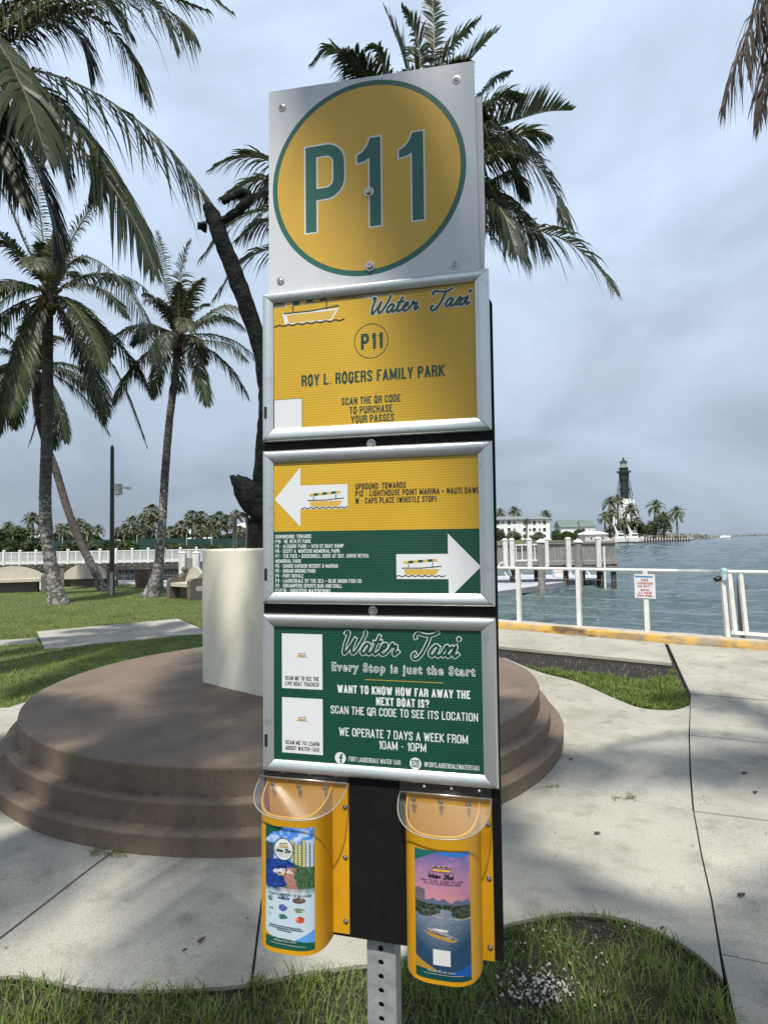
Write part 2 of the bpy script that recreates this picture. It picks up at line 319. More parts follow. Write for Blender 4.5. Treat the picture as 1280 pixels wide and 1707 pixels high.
# ================================================================== SETTING
PC = Vector((-0.814, 5.379, 0))
KF = [G(x, y) for x, y in ((440, 1016), (560, 1026), (831, 1048), (1107, 1072), (1280, 1085))]
KF.append(KF[-1] + (KF[-1]-KF[-2])*6)
kd = (KF[4]-KF[2]); kd.z = 0; kd.normalize(); kn = Vector((-kd.y, kd.x, 0))      # kn points to the water
KB = [p + kn*0.30 for p in KF]
FAR = [G(x, y) for x, y in ((-900, 985), (-300, 975), (0, 969), (180, 966), (300, 966))]
land = [(-40, -14), (40, -14), tuple(KB[-1][:2]), tuple(KB[4][:2]), tuple(KB[3][:2]), tuple(KB[2][:2]), tuple(KB[1][:2]), tuple(KB[0][:2])] + [tuple(p[:2]) for p in FAR[::-1]] + [(-60, 22)]
mb = MB(); mb.prism(land, -3.0, -0.055, 'joint_dirt', 'wall_grey'); tag(obj('ground', mb), kind='structure')
WZ = -1.3
wr = np.random.default_rng(12)
def waves(X, Y, dist):
    Z = np.zeros_like(X)
    for k in range(26):
        lam = .35*(1.16**k); th = wr.normal(1.35, .55); ph = wr.uniform(0, 6.28); kk = 6.28318/lam
        amp = lam*.0135*(1 if lam < 3 else 3/lam); fade = np.clip(lam/(dist*.014)-1.0, 0, 1)
        Z += amp*fade*np.sin(kk*(X*math.cos(th)+Y*math.sin(th))+ph+.8*np.sin(X*.23*k/9+Y*.31))
    return Z
ky = 8.0*np.exp(np.arange(0, 330)*.0135); ku = np.linspace(-1.15, 1.15, 560)
Yg = np.repeat(ky[:, None], len(ku), 1); Xg = Yg*ku[None, :]+.0; Zg = WZ+waves(Xg, Yg, Yg)
nr, nc = Yg.shape; co = np.stack([Xg, Yg, Zg], -1).reshape(-1, 3)
a_i = (np.arange(nr-1)[:, None]*nc+np.arange(nc-1)[None, :]).ravel(); q4 = np.stack([a_i, a_i+1, a_i+nc+1, a_i+nc], 1)
me = bpy.data.meshes.new('water'); me.vertices.add(len(co)); me.vertices.foreach_set('co', co.ravel()); me.loops.add(q4.size); me.loops.foreach_set('vertex_index', q4.ravel().astype(np.int32))
me.polygons.add(len(q4)); me.polygons.foreach_set('loop_start', (np.arange(len(q4))*4).astype(np.int32)); me.materials.append(M['water']); me.update(calc_edges=True); me.polygons.foreach_set('use_smooth', [True]*len(q4))
tag(link('water', me), kind='structure')
mb = MB(); mb.add([(-4000, -60, WZ-.25), (4000, -60, WZ-.25), (9000, 15000, WZ-.25), (-9000, 15000, WZ-.25)], [(0, 1, 2, 3)], 'water'); tag(obj('open_sea', mb), kind='structure')
mb = MB(); mb.add([(-9000, -200, -8), (9000, -200, -8), (18000, 15000, -8), (-18000, 15000, -8)], [(0, 1, 2, 3)], 'soil'); tag(obj('sea_bed', mb), kind='structure')
# pavement of separate slabs
pav = bpy.data.objects.new('pavement', None); COL.objects.link(pav); tag(pav, kind='structure')
def g2(*a): return [tuple(G(x, y)[:2]) for x, y in a]
cen = tuple(PC[:2])
def arc(r, a0, a1, n=20): return [(PC.x+r*math.cos(R(a0+(a1-a0)*k/n)), PC.y+r*math.sin(R(a0+(a1-a0)*k/n))) for k in range(n+1)]
def sm(pts, n=5): return [tuple(q) for q in spl([tuple(p) for p in pts], n)]
edgeG = [(-150, 1700), (0, 1628), (150, 1648), (300, 1650), (419, 1641)]
edgeG2 = [(419, 1641), (520, 1620), (600, 1610), (660, 1600), (760, 1570), (840, 1543), (900, 1529), (960, 1522), (1030, 1530), (1100, 1555), (1162, 1592), (1206, 1634)]
J1 = [(1197, 1630), (1186, 1500), (1169, 1425), (1156, 1352), (1150, 1290), (1148, 1226), (1150, 1159)]
patch = [(1120, 1109), (1150, 1159), (1149, 1175), (1120, 1183), (1070, 1180), (1030, 1166), (960, 1136), (900, 1120), (840, 1093), (700, 1062)]
slabs = [
 arc(2.98, 62, 168, 26) + [(-8.5, 5.6), (-8.5, 3.6)] + g2((25, 1370)) + [cen],
 g2((25, 1370)) + [(-8.5, 3.6), (-8.5, 1.2)] + g2((-150, 1700), (0, 1565), (160, 1441)) + [cen],
 g2((160, 1441), (0, 1565)) + sm(g2(*edgeG)) + g2((437, 1500)) + [cen],
 g2((437, 1500)) + sm(g2(*edgeG2)) + g2(*J1[1:4], (895, 1303)) + [cen],
 g2((895, 1303), (1155, 1352), (1150, 1290), (1148, 1226), (1150, 1162)) + sm(g2((1149, 1175), (1120, 1183), (1070, 1180), (1030, 1166), (960, 1136), (900, 1120), (840, 1096)))+ arc(2.4, 60, 50, 2) + [cen],
 g2((560, 1030), (831, 1050), (1107, 1074), (1120, 1108), (831, 1080), (560, 1055)),
]
XR = 1900
rows = [(1112, 1074, 1280, 1086), (1150, 1158, 1280, 1169), (1148, 1226, 1280, 1239), (1155, 1352, 1280, 1368), (1200, 1590, 1280, 1606)]
def ext(r):
    a = G(r[0], r[1]); b2 = G(r[2], r[3]); d = (b2-a).normalized(); return a, a+d*9.0
for i in range(4):
    a, a2 = ext(rows[i]); b2, b3 = ext(rows[i+1])
    mid = g2(*{0: [], 1: [], 2: [(1150, 1290)], 3: [(1168, 1425), (1185, 1500)]}[i])
    slabs.append([tuple(a[:2])] + mid + [tuple(b2[:2]), tuple(b3[:2]), tuple(a2[:2])])
a, a2 = ext(rows[4]); slabs.append([tuple(a[:2]), (G(1225, 1707).x, G(1225, 1707).y), (G(1260, 1850).x, G(1260, 1850).y), (2.2, -2.0), (9.0, -2.0), tuple(a2[:2])])
slabs += [g2((62, 1052), (297, 1031), (352, 1054), (75, 1081)), g2((-400, 1088), (61, 1063), (66, 1071), (-400, 1102))]
for i, s_ in enumerate(slabs):
    mb = MB(); q = inset(s_, 0.0052 if i not in (11, 12) else 0.0); zt = [0, .002, -.001, 0, -.002, .02, .012, .004, .001, -.002, 0, -.005, -.005][i]
    mb.prism(q, -0.05, zt, 'concrete'); qo = inset(q, 0.006)
    obj('slab', mb, None, pav)
mb = MB()
for i, s_ in enumerate(slabs[:11]): mb.prism(s_, -.052, -.014-.0003*i, 'joint_dirt')
obj('joint_filler', mb, None, pav)
# weeds / joints are dark soil below; lawn sheets
lawnL = [tuple(p) for p in g2((-900, 1040), (-300, 1000), (0, 985), (50, 983), (150, 975), (230, 972), (280, 978), (335, 992), (450, 1016), (600, 1036))] + [(0.3, 8.2)] + arc(3.0, 62, 168, 26) + [(-8.5, 5.62), (-20, 5.7)]
mb = MB(); mb.prism(lawnL, -0.054, -0.018, 'lawn'); tag(obj('lawn', mb), kind='structure')
lawnN = [(-3.5, .2)] + g2((-150, 1702), (0, 1629), (150, 1649), (300, 1651), (419, 1642), (520, 1621), (600, 1611), (660, 1601), (760, 1571), (840, 1544), (900, 1530), (960, 1523), (1030, 1531), (1100, 1556), (1160, 1593), (1197, 1632), (1224, 1707), (1258, 1850)) + [(1.4, .2)]
mb = MB(); mb.prism(inset(lawnN, .006), -0.054, -0.020, 'verge_soil'); tag(obj('verge', mb), kind='structure')
pathP = [tuple(p) for p in g2((-900, 1042), (-300, 1002), (0, 986.5), (50, 984), (150, 976), (230, 973.5), (280, 979.5), (335, 993), (450, 1017), (560, 1030))] + [tuple(p[:2]) for p in KF[1::-1]] + [tuple((p-Vector((0, .3, 0)))[:2]) for p in FAR[::-1]]
mb = MB(); mb.prism(pathP, -0.05, -0.010, 'concrete_far'); tag(obj('path', mb), kind='structure')
# seawall kerb, yellow face
mb = MB(); n = len(KF)
prof = [(0, -.02, 'kerb_y'), (0.008, .095, 'kerb_y'), (0.03, .118, 'kerb_y'), (0.10, .124, 'kerb_t'), (0.30, .12, 'kerb_t'), (0.30, -2.5, 'wall_grey')]
KD = []
for i in range(n-1):
    for k in range(8): KD.append(KF[i].lerp(KF[i+1], k/8))
KD.append(KF[-1]); vs = []
for p in KD:
    wob = rng.normal(0, .004)
    for (o_, z_, _) in prof: vs.append(p+kn*(o_+wob*(o_ < .05))+Vector((0, 0, z_+(rng.normal(0, .004) if z_ > .05 else 0))))
k6 = len(prof)
for j in range(k6-1):
    fs = [(i*k6+j, (i+1)*k6+j, (i+1)*k6+j+1, i*k6+j+1) for i in range(len(KD)-1)]
    sl = mb.slot(prof[j+1][2])
    for f in fs: mb.f.append(f); mb.mi.append(sl)
mb.v = [tuple(v) for v in vs]
tag(obj('seawall_kerb', mb, None, None, 40), kind='structure')
# ------------------------------------------------------------------ grass
def blades(poly, n, h0, h1, wd, m, name, mask=None, z=-0.02, seed=1, dry=None, lean=.5):
    r = np.random.default_rng(seed); xs = [p[0] for p in poly]; ys = [p[1] for p in poly]
    x = r.uniform(min(xs), max(xs), n); y = r.uniform(min(ys), max(ys), n); k = inpoly(x, y, poly)
    if mask is not None: k &= mask(x, y, r)
    x, y = x[k], y[k]; n = len(x)
    h = r.uniform(h0, h1, n)*(0.7+0.5*np.sin(x*7+np.sin(y*9))**2); a = r.uniform(0, 2*np.pi, n); ln = r.uniform(.05, lean, n)*h*1.3; w_ = wd*r.uniform(.6, 1.3, n)
    b2 = a+np.pi/2+r.normal(0, .5, n)
    dx, dy = np.cos(a), np.sin(a); wx, wy = np.cos(b2)*w_/2, np.sin(b2)*w_/2
    V = np.zeros((n, 5, 3))
    V[:, 0] = np.stack([x-wx, y-wy, 0*x+z], 1); V[:, 1] = np.stack([x+wx, y+wy, 0*x+z], 1)
    V[:, 2] = np.stack([x+wx*.8+dx*ln*.35, y+wy*.8+dy*ln*.35, z+h*.6], 1); V[:, 3] = np.stack([x-wx*.8+dx*ln*.35, y-wy*.8+dy*ln*.35, z+h*.6], 1)
    V[:, 4] = np.stack([x+dx*ln, y+dy*ln, z+h*r.uniform(.75, 1.0, n)], 1)
    me = bpy.data.meshes.new(name); me.vertices.add(n*5); me.vertices.foreach_set('co', V.ravel())
    b5 = np.arange(n)*5
    L = np.stack([b5, b5+1, b5+2, b5+3, b5+3, b5+2, b5+4], 1).ravel()
    me.loops.add(n*7); me.loops.foreach_set('vertex_index', L.astype(np.int32))
    me.polygons.add(n*2); st = np.stack([np.arange(n)*7, np.arange(n)*7+4], 1).ravel().astype(np.int32)
    me.polygons.foreach_set('loop_start', st)
    me.materials.append(M[m])
    if dry:
        me.materials.append(M['grass_dry']); d = (r.random(n) < dry).astype(np.int32); me.polygons.foreach_set('material_index', np.repeat(d, 2))
    me.update(calc_edges=True); me.validate()
    return tag(link(name, me), kind='stuff')
def bare(cx, cy, rad): return lambda x, y, r: (((x-cx)**2+(y-cy)**2) > rad**2*(0.5+r.random(len(x))))
b0 = G(985, 1550); b1 = G(900, 1640)
def mN(x, y, r):
    d0 = (x-b0.x)**2+(y-b0.y)**2; d1 = ((x-b1.x)/1.3)**2+(y-b1.y)**2
    e = 0.5+0.5*np.sin(x*11+2*np.sin(y*13))
    return ((d0 > .09**2*(0.4+1.2*r.random(len(x)))) & (d1 > .13**2*(.1+1.3*r.random(len(x))))) & (r.random(len(x)) < .55+.45*e)
vis = [(-1.9, 1.55), (1.45, 1.55)] + lawnN[-2:0:-1]
blades(inset(lawnN, -.012), 110000, .025, .065, .0042, 'grass', 'verge_grass', mN, -.022, 3, dry=.15, lean=1.0)
lawn_px = lawnL
def mL(x, y, r):
    pad = g2((62, 1052), (297, 1031), (352, 1054), (75, 1081)); pth = g2((-400, 1088), (61, 1063), (66, 1071), (-400, 1102)); k = ~inpoly(x, y, pad) & ~inpoly(x, y, pth)
    d = np.hypot(x, y); k &= (x > -14) & (r.random(len(x)) < np.clip((9.0/d)**1.3, .2, 1))
    ba = G(95, 1006); k &= ((x-ba.x)/2.0)**2+(y-ba.y)**2 > .35**2*(.3+r.random(len(x))*1.3)
    bc = G(255, 996); k &= ((x-bc.x)/1.5)**2+(y-bc.y)**2 > .35**2*(.3+r.random(len(x))*1.3)
    return k
blades(lawnL, 330000, .025, .055, .009, 'grass_far', 'lawn_grass', mL, -.02, 4, lean=.8, dry=.03)
patchW = sm(g2((1118, 1112), (1146, 1160), (1146, 1174), (1118, 1180), (1070, 1177), (1030, 1163), (960, 1133), (905, 1118)), 2) + g2((870, 1108), (960, 1118), (1060, 1130), (1110, 1128))
mb = MB(); mb.prism(inset(g2(*patch), .01), -0.054, -0.04, 'soil'); tag(obj('flowerbed', mb), kind='structure')
blades(patchW, 26000, .03, .075, .008, 'grass', 'flowerbed_grass', lambda x, y, r: r.random(len(x)) < .9, -.04, 5, dry=.05, lean=.9)
blades(g2((840, 1084), (1110, 1112), (1110, 1128), (960, 1118), (870, 1106)), 700, .02, .05, .008, 'grass_dry', 'flowerbed_litter', None, -.04, 6)
# debris chips
def chips(n, c, sx, sy, s0, s1, m, name, z=-.01, seed=1, flat=.3):
    r = random.Random(seed); mb = MB()
    for i in range(n):
        x = r.gauss(c[0], sx); y = r.gauss(c[1], sy); s_ = r.uniform(s0, s1); k = r.randint(4, 6); th0 = r.random()*6
        pts = [(x+s_*math.cos(th0+6.283*j/k)*r.uniform(.5, 1), y+s_*math.sin(th0+6.283*j/k)*r.uniform(.4, 1), z+r.uniform(-flat, flat)*s_) for j in range(k)]
        mb.add(pts, [tuple(range(k))], m)
    return tag(obj(name, mb), kind='stuff')
chips(170, b1, .085, .05, .003, .012, 'chip', 'white_debris', -.006, 1, .9)
chips(60, G(960, 1570), .16, .09, .003, .007, 'chip', 'scattered_debris', .005, 2, .5)
chips(160, b1, .10, .06, .004, .012, 'litter', 'dry_litter', -.01, 3, .5)
chips(260, b0, .10, .05, .002, .008, 'litter', 'bare_patch_litter', -.014, 8, .6)
chips(120, b0, .12, .05, .002, .007, 'grass_dry', 'bare_patch_straw', -.012, 9, .6)
chips(26, G(560, 1500), .9, .5, .003, .007, 'litter', 'pavement_specks', .004, 4, .1)
chips(40, G(1100, 1300), .8, .8, .003, .008, 'litter', 'pavement_litter', .008, 5, .1)
def weeds(c, sx, sy, n, seed):
    x0, y0 = c[0], c[1]; poly = [(x0-sx, y0-sy), (x0+sx, y0-sy), (x0+sx, y0+sy), (x0-sx, y0+sy)]
    blades(poly, n, .015, .05, .005, 'grass', 'joint_weeds', None, -.01, seed, dry=.3, lean=1.2)
weeds(G(185, 1424), .10, .03, 90, 11); weeds(G(918, 1312), .05, .02, 50, 12); weeds(G(1040, 1332), .07, .02, 40, 13); weeds(G(428, 1636), .03, .02, 60, 14)
# a few fallen pods and leaves on the concrete
for i, (px, py, l, a) in enumerate(((336, 1566, .030, .9), (308, 1583, .018, .6), (951, 1265, .03, .1), (1240, 1288, .035, .1), (1258, 1320, .03, .2), (1235, 1491, .035, .2), (995, 1388, .03, .1), (1103, 1546, .02, .5))):
    p = G(px, py, .012); mb = MB(); d = Vector((math.cos(a), math.sin(a), 0))
    mb.tube([p-d*l*.6-p, p-d*l*.3-p, p+d*l*.2-p, p+d*l*.6-p], [.002, l*.22, l*.2, .002], 7, 'litter')
    lab = ['larger dark seed pod on the concrete left of the sign', 'smaller dark seed pod on the concrete left of the sign', 'brown leaf on the pavement beside the round plinth', 'upper of two brown leaves at the right edge of the pavement', 'lower of two brown leaves at the right edge of the pavement', 'brown leaf on right slab near the curved verge', 'brown leaf in the middle of the bright concrete slab', 'dark curled leaf at the rim of the round verge'][i]
    tag(obj('seed_pod' if i < 2 else 'fallen_leaf', mb, None, None, 1, p), lab, 'seed pod' if i < 2 else 'leaf', 'fallen leaves and pods on the pavement')
# ================================================================== PLINTH, BLOCK, SCULPTURE
pl = thing('round_plinth', PC, 'brown painted round concrete plinth with three stepped tiers', 'plinth')
rs = [2.272, 2.176, 2.095]; hs = [0, .108, .232, .386]
for i in range(3):
    r_ = rs[i]; z0 = hs[i]-.01; z1 = hs[i+1]; b_ = .018
    prof = [(r_, z0), (r_, z1-b_*1.2), (r_+.003, z1-b_*.8), (r_, z1-b_*.25), (r_-b_*.5, z1-.002), (r_-b_*1.3, z1), (r_-.10, z1)]
    if i == 2: prof += [(r_*.7, z1+.002), (r_*.3, z1+.002)]
    mb = MB(); mb.lathe(prof, 160, 'plinth')
    mb.v = [(v[0]*(1+.0008*math.sin(5*math.atan2(v[1], v[0]))+.0005*math.sin(23*math.atan2(v[1], v[0]))), v[1]*(1+.0008*math.sin(5*math.atan2(v[1], v[0]))), v[2]+.001*math.sin(9*math.atan2(v[1], v[0])+i)) for v in mb.v]
    obj('tier', mb, None, pl, 50)
rr_ = random.Random(9)
mb = MB()
for k in range(420):
    i = rr_.choice((0, 1)); a = R(rr_.uniform(190, 345)); q = rs[i+1]+abs(rr_.gauss(0, .022))+.002
    if q > rs[i]-.012: continue
    x, y, z = q*math.cos(a), q*math.sin(a), hs[i+1]+.003; s_ = rr_.uniform(.003, .009); th = rr_.random()*6
    mb.add([(x+s_*math.cos(th+1.57*j)*rr_.uniform(.5, 1), y+s_*math.sin(th+1.57*j)*rr_.uniform(.5, 1), z+rr_.uniform(0, .003)) for j in range(4)], [(0, 1, 2, 3)], 'litter')
mb.v = [(v[0]+PC.x, v[1]+PC.y, v[2]) for v in mb.v]; tag(obj('tread_litter', mb), kind='stuff')
chips(60, (-.85, 4.25), .28, .10, .003, .007, 'litter', 'plinth_specks', .392, 6, .1)
chips(40, (-1.1, 4.4), .6, .35, .003, .006, 'litter', 'plinth_litter', .392, 7, .1)
Ab = G(337, 1137, .388); Bd = (G(433, 1160, .388)-Ab); Bd.z = 0; Bd.normalize(); Bn = Vector((-Bd.y, Bd.x, 0))
W_, D_ = 1.0, 1.2; ztop = 1.535
bc = Ab+Bd*W_/2+Bn*D_/2; bc.z = .388
mb = MB(); nx, nz_ = 14, 16
# slightly uneven stucco block: subdivided faces with chamfer
def rbox(mb, c, X, Y, Z, sx, sy, sz, ch, m, wob=0.0):
    c = Vector(c); hx, hy, hz = sx/2, sy/2, sz/2
    ring = [(-hx+ch, -hy), (hx-ch, -hy), (hx, -hy+ch), (hx, hy-ch), (hx-ch, hy), (-hx+ch, hy), (-hx, hy-ch), (-hx, -hy+ch)]
    lv = [(-hz, 1, 0), (hz-ch, 1, 0), (hz, 1, ch)]; vs = []
    for z, _, i_ in lv:
        for x, y in ring:
            x2 = math.copysign(max(abs(x)-i_, 0), x); y2 = math.copysign(max(abs(y)-i_, 0), y)
            vs.append(c+X*x2+Y*y2+Z*(z+random.uniform(-wob, wob)))
    fs = [(i*8+k, i*8+(k+1) % 8, (i+1)*8+(k+1) % 8, (i+1)*8+k) for i in range(2) for k in range(8)]+[tuple(16+k for k in range(8)), tuple(range(7, -1, -1))]
    mb.add(vs, fs, m)
ZZ = Vector((0, 0, 1))
rbox(mb, (0, 0, (ztop-.388)/2), Bd, Bn, ZZ, W_, D_, ztop-.388, .012, 'stucco', .003)
ped = tag(obj('pedestal_block', mb, None, None, False, bc), 'cream stucco pedestal block standing on the round brown plinth', 'pedestal')
scu = thing('bronze_sculpture', (bc.x, bc.y, ztop), 'dark rough bronze tree sculpture with broken branches on the cream block', 'sculpture')
Y0 = 5.3
def sp3(pts): return [P(x, y, Y) for x, y, Y in pts]
def rough(mb, pts, r, seg, m, amp=.18, n=8):
    q = spl([tuple(p) for p in pts], n); rr = np.interp(np.linspace(0, 1, len(q)), np.linspace(0, 1, len(r)), r)
    o = len(mb.v); mb.tube([tuple(a) for a in q], list(rr), seg, m)
    for i in range(o, len(mb.v)):
        k = (i-o)//seg
        if k < len(q):
            c = Vector(q[k]); v = Vector(mb.v[i]); mb.v[i] = tuple(c+(v-c)*(1+random.uniform(-amp, amp)))
mb = MB(); tp = sp3([(424, 918, Y0), (430, 860, Y0), (437, 790, Y0), (444, 720, Y0), (446, 650, Y0), (434, 580, Y0), (415, 520, Y0), (395, 465, Y0), (372, 405, Y0), (355, 360, Y0), (345, 342, Y0)])
rough(mb, tp, [.07, .068, .075, .08, .078, .075, .075, .078, .075, .07, .04], 12, 'bronze', .10, 6)
obj('trunk', local(mb, scu.location), None, scu, 60)
mb = MB(); rough(mb, sp3([(345, 378, 5.28), (330, 376, 5.25)]), [.045, .03], 8, 'bronze', .3, 3); obj('stub', local(mb, scu.location), None, scu, 60)
mb = MB(); rough(mb, sp3([(360, 375, 5.3), (385, 360, 5.3), (405, 345, 5.3), (416, 330, 5.32), (405, 322, 5.3), (388, 328, 5.26), (372, 336, 5.22)]), [.03, .038, .045, .045, .038, .028, .028], 8, 'bronze', .2, 4); obj('branch', local(mb, scu.location), None, scu, 60)
mb = MB(); out_ = [(383, 793), (389, 790), (393, 794), (397, 790), (404, 793), (412, 795), (420, 800), (430, 806), (440, 815), (446, 840), (446, 868), (430, 866), (416, 860), (407, 854), (400, 843), (395, 833), (390, 824), (389, 812), (386, 806)]
f1 = [P(x, y, 5.20) for x, y in out_]; f2 = [P(x, y, 5.34) for x, y in out_]; cc = sum(f1, Vector())/len(f1); n_ = len(f1)
vs = []; 
for lay, (Yl, sc_) in enumerate(((5.17, .55), (5.19, .85), (5.23, 1.0), (5.32, 1.0), (5.36, .85), (5.38, .5))):
    ctr = P(417, 828, Yl)
    for (x, y) in out_:
        q = P(x, y, Yl); vs.append(ctr+(q-ctr)*sc_*random.uniform(.97, 1.02)+Vector((0, random.uniform(-.015, .015), 0)))
fs = [(i*n_+k, i*n_+(k+1) % n_, (i+1)*n_+(k+1) % n_, (i+1)*n_+k) for i in range(5) for k in range(n_)]+[tuple(range(n_-1, -1, -1)), tuple(5*n_+k for k in range(n_))]
mb.add(vs, fs, 'bronze'); obj('broken_slab', local(mb, scu.location), None, scu, 50)
mb = MB(); mb.tube(sp3([(391, 918, 5.3), (391, 866, 5.3)]), .020, 6, 'pole'); mb.tube(sp3([(413, 918, 5.3), (413, 862, 5.3)]), .020, 6, 'pole')
mb.tube([tuple(a) for a in spl([tuple(p) for p in sp3([(391, 866, 5.3), (396, 859, 5.3), (404, 857, 5.3), (413, 862, 5.3)])], 4)], .02, 6, 'pole')
obj('support_frame', local(mb, scu.location), None, scu)
# ================================================================== PALMS
def frond_geo(mb, rp, Lmax, npair, m, droop=.5, wd=.035, start=.16, rr=.02, vee=.25, tipf=.25, jit=.12, fwd=.55, gap=0.0, segs=3, rng_=random, sw=.85):
    """rp: dense rachis points (list of Vector). adds rachis tube and folded leaflet strips"""
    n = len(rp); cum = [0]
    for i in range(1, n): cum.append(cum[-1]+(rp[i]-rp[i-1]).length)
    T = cum[-1]
    mb.tube(rp, [rr*(1-.85*i/(n-1)) for i in range(n)], 4, 'rachis' if m != 'leaf_dead' else 'leaf_dead', False)
    vs = mb.v; k_ = mb.slot(m); j = 0
    for q in range(npair):
        s = start+(1-start)*(q+.5)/npair
        d = s*T
        while j < n-2 and cum[j+1] < d: j += 1
        f = (d-cum[j])/max(cum[j+1]-cum[j], 1e-6); p = rp[j].lerp(rp[j+1], min(f, 1)); t = (rp[j+1]-rp[j]).normalized()
        side = t.cross(Vector((0, 0, 1)))
        if side.length < .15: side = t.cross(Vector((0, 1, 0)))
        side.normalize(); nn = side.cross(t)
        u = (s-start)/(1-start); L = Lmax*(math.sin(math.pi*min(1, .13+.62*u))**.7)*(1 if u < .72 else 1-(u-.72)/.28*(1-tipf))
        for sg in (-1, 1):
            if rng_.random() < gap: continue
            fw = fwd+.7*u*u+rng_.gauss(0, jit)
            dr = (side*sg*sw + t*fw + nn*(vee+rng_.gauss(0, jit*.6))).normalized()
            l = L*rng_.uniform(.82, 1.08); dp = droop*rng_.uniform(.7, 1.4)
            w0 = wd*rng_.uniform(.8, 1.2); prev = len(vs)
            wv = t-dr*t.dot(dr)
            if wv.length < .05: wv = nn
            wv = wv.normalized()
            tw = rng_.uniform(-.28, .28); wv = (wv+nn*tw).normalized()
            for k in range(segs+1):
                a = k/segs; c = p+dr*(l*a*(1-.18*dp*a))+Vector((0, 0, -1))*(l*dp*a*a)
                ww = w0*(.55 if k == 0 else (1.0 if k < segs-1 else .75 if k == segs-1 else 0))
                if k < segs: vs.append(tuple(c-wv*ww*.5)); vs.append(tuple(c+wv*ww*.5))
                else: vs.append(tuple(c))
            for k in range(segs-1): mb.f.append((prev+2*k, prev+2*k+1, prev+2*k+3, prev+2*k+2)); mb.mi.append(k_)
            mb.f.append((prev+2*segs-2, prev+2*segs-1, prev+2*segs)); mb.mi.append(k_)
def vspl(pts, n=6): return [Vector(q) for q in spl([tuple(p) for p in pts], n)]
def gen_rachis(c, az, el, L, sag, n=12):
    d = Vector((math.cos(az)*math.cos(el), math.sin(az)*math.cos(el), math.sin(el))); out = []
    for i in range(n+1):
        t = i/n; out.append(Vector(c)+d*(L*t*(1-.12*t*sag))+Vector((0, 0, -1))*(L*sag*t*t*(.45+.55*t)))
    return out
def trunk_geo(pts, r0, r1, m_lo, m_hi, base_flare=1.4, split=.35, step=.05, seg=14):
    q = vspl(pts, 12); cum = [0]
    for i in range(1, len(q)): cum.append(cum[-1]+(q[i]-q[i-1]).length)
    T = cum[-1]; n = int(T/step); ps = []; rr = []
    X = np.array([tuple(a) for a in q])
    for i in range(n+1):
        d = T*i/n; p = Vector([np.interp(d, cum, X[:, k]) for k in range(3)]); t = i/n
        r = r0+(r1-r0)*t; fl = 1+(base_flare-1)*math.exp(-t*T/.45)
        saw = .045*((i % 3)/2-.5)+random.uniform(-.02, .02)
        ps.append(p); rr.append(r*fl*(1+saw))
    mb = MB(); mb.tube(ps, rr, seg, m_hi); k_lo = mb.slot(m_lo)
    for i, f in enumerate(mb.f):
        t = (i//seg)/n
        if t < split+random.uniform(-.08, .08): mb.mi[i] = k_lo
    o = 0
    mb.v = [tuple(Vector(v)+Vector((random.uniform(-1, 1), random.uniform(-1, 1), 0))*r0*.035) for v in mb.v]
    return mb
def palm(name, label, base, trunk_pts, r0, r1, crown, fronds, group=None, nuts=0, lichen=.35, boots=True, flare=1.45):
    th = thing(name, base, label, 'palm tree', group)
    if trunk_pts:
        mb = trunk_geo(trunk_pts, r0, r1, 'trunk_lichen', 'trunk', flare, lichen); obj('trunk', local(mb, base), None, th, 60)
    if boots:
        mb = MB(); c = Vector(crown)
        for k in range(16):
            a = random.uniform(0, 6.28); z = random.uniform(-.45, .15); d = Vector((math.cos(a), math.sin(a), 0)); p = c+Vector((0, 0, z))+d*r1*.6
            mb.tube([p, p+d*.10+Vector((0, 0, .12)), p+d*.22+Vector((0, 0, .20))], [.07, .055, .02], 6, 'fibre')
        mb.tube([c-Vector((0, 0, .55)), c-Vector((0, 0, .2)), c+Vector((0, 0, .25)), c+Vector((0, 0, .5))], [r1*1.05, r1*1.6, r1*1.5, .04], 10, 'fibre')
        obj('crown_shaft', local(mb, base), None, th, 60)
    for k in range(nuts):
        a = random.uniform(0, 6.28); p = Vector(crown)+Vector((math.cos(a)*.25, math.sin(a)*.25, -.25-random.random()*.2))
        mb = MB(); mb.lathe([(.001, -.11), (.06, -.09), (.10, -.02), (.095, .05), (.05, .11), (.001, .13)], 10, 'nut'); obj('coconut', mb, None, th, 1, p-Vector(base))
    for (rp, kw) in fronds:
        mb = MB(); frond_geo(mb, rp, **kw); obj('frond', local(mb, base), None, th)
    return th
def FK(L=.6, n=70, m='leaf', **k): d = dict(Lmax=L, npair=n, m=m); d.update(k); return d
def rand_crown(c, n, L, seed, leafL=.75, el_lo=-35, el_hi=82, npair=52, wd=.045, azs=None, pal=.05, dead=2):
    r = random.Random(seed); out = []
    for i in range(n):
        t = i/(n-1); az = (i*2.39996+r.uniform(-.25, .25)) if azs is None else azs(i, r); el = R(el_hi+(el_lo-el_hi)*t+r.uniform(-7, 7)); l = L*r.uniform(.85, 1.1)*(.8 if t < .15 else 1)
        sag = .28+.34*t+r.uniform(-.05, .1)
        m = r.choice(['leaf', 'leaf', 'leaf_dark']) if r.random() > pal else 'leaf_pale'
        out.append((gen_rachis(c, az, el, l, sag), FK(leafL, npair, m, droop=.45+.35*t, wd=wd, rr=.028, rng_=r)))
    for i in range(dead):
        az = r.uniform(0, 6.28); out.append((gen_rachis(c, az, R(-50), L*.6, .5), FK(leafL*.8, 30, 'leaf_dead', droop=1.1, wd=wd*1.2, rr=.02, jit=.3, gap=.2, rng_=r)))
    return out
def pf(c, pts, Y, n=5, **k):
    q = [Vector(c)] if c is not None else []
    for i, p in enumerate(pts):
        Yi = Y[0]+(Y[1]-Y[0])*((i+1)/len(pts)) if hasattr(Y, '__len__') else Y
        q.append(P(p[0], p[1], Yi))
    return (vspl(q, n), FK(**k))
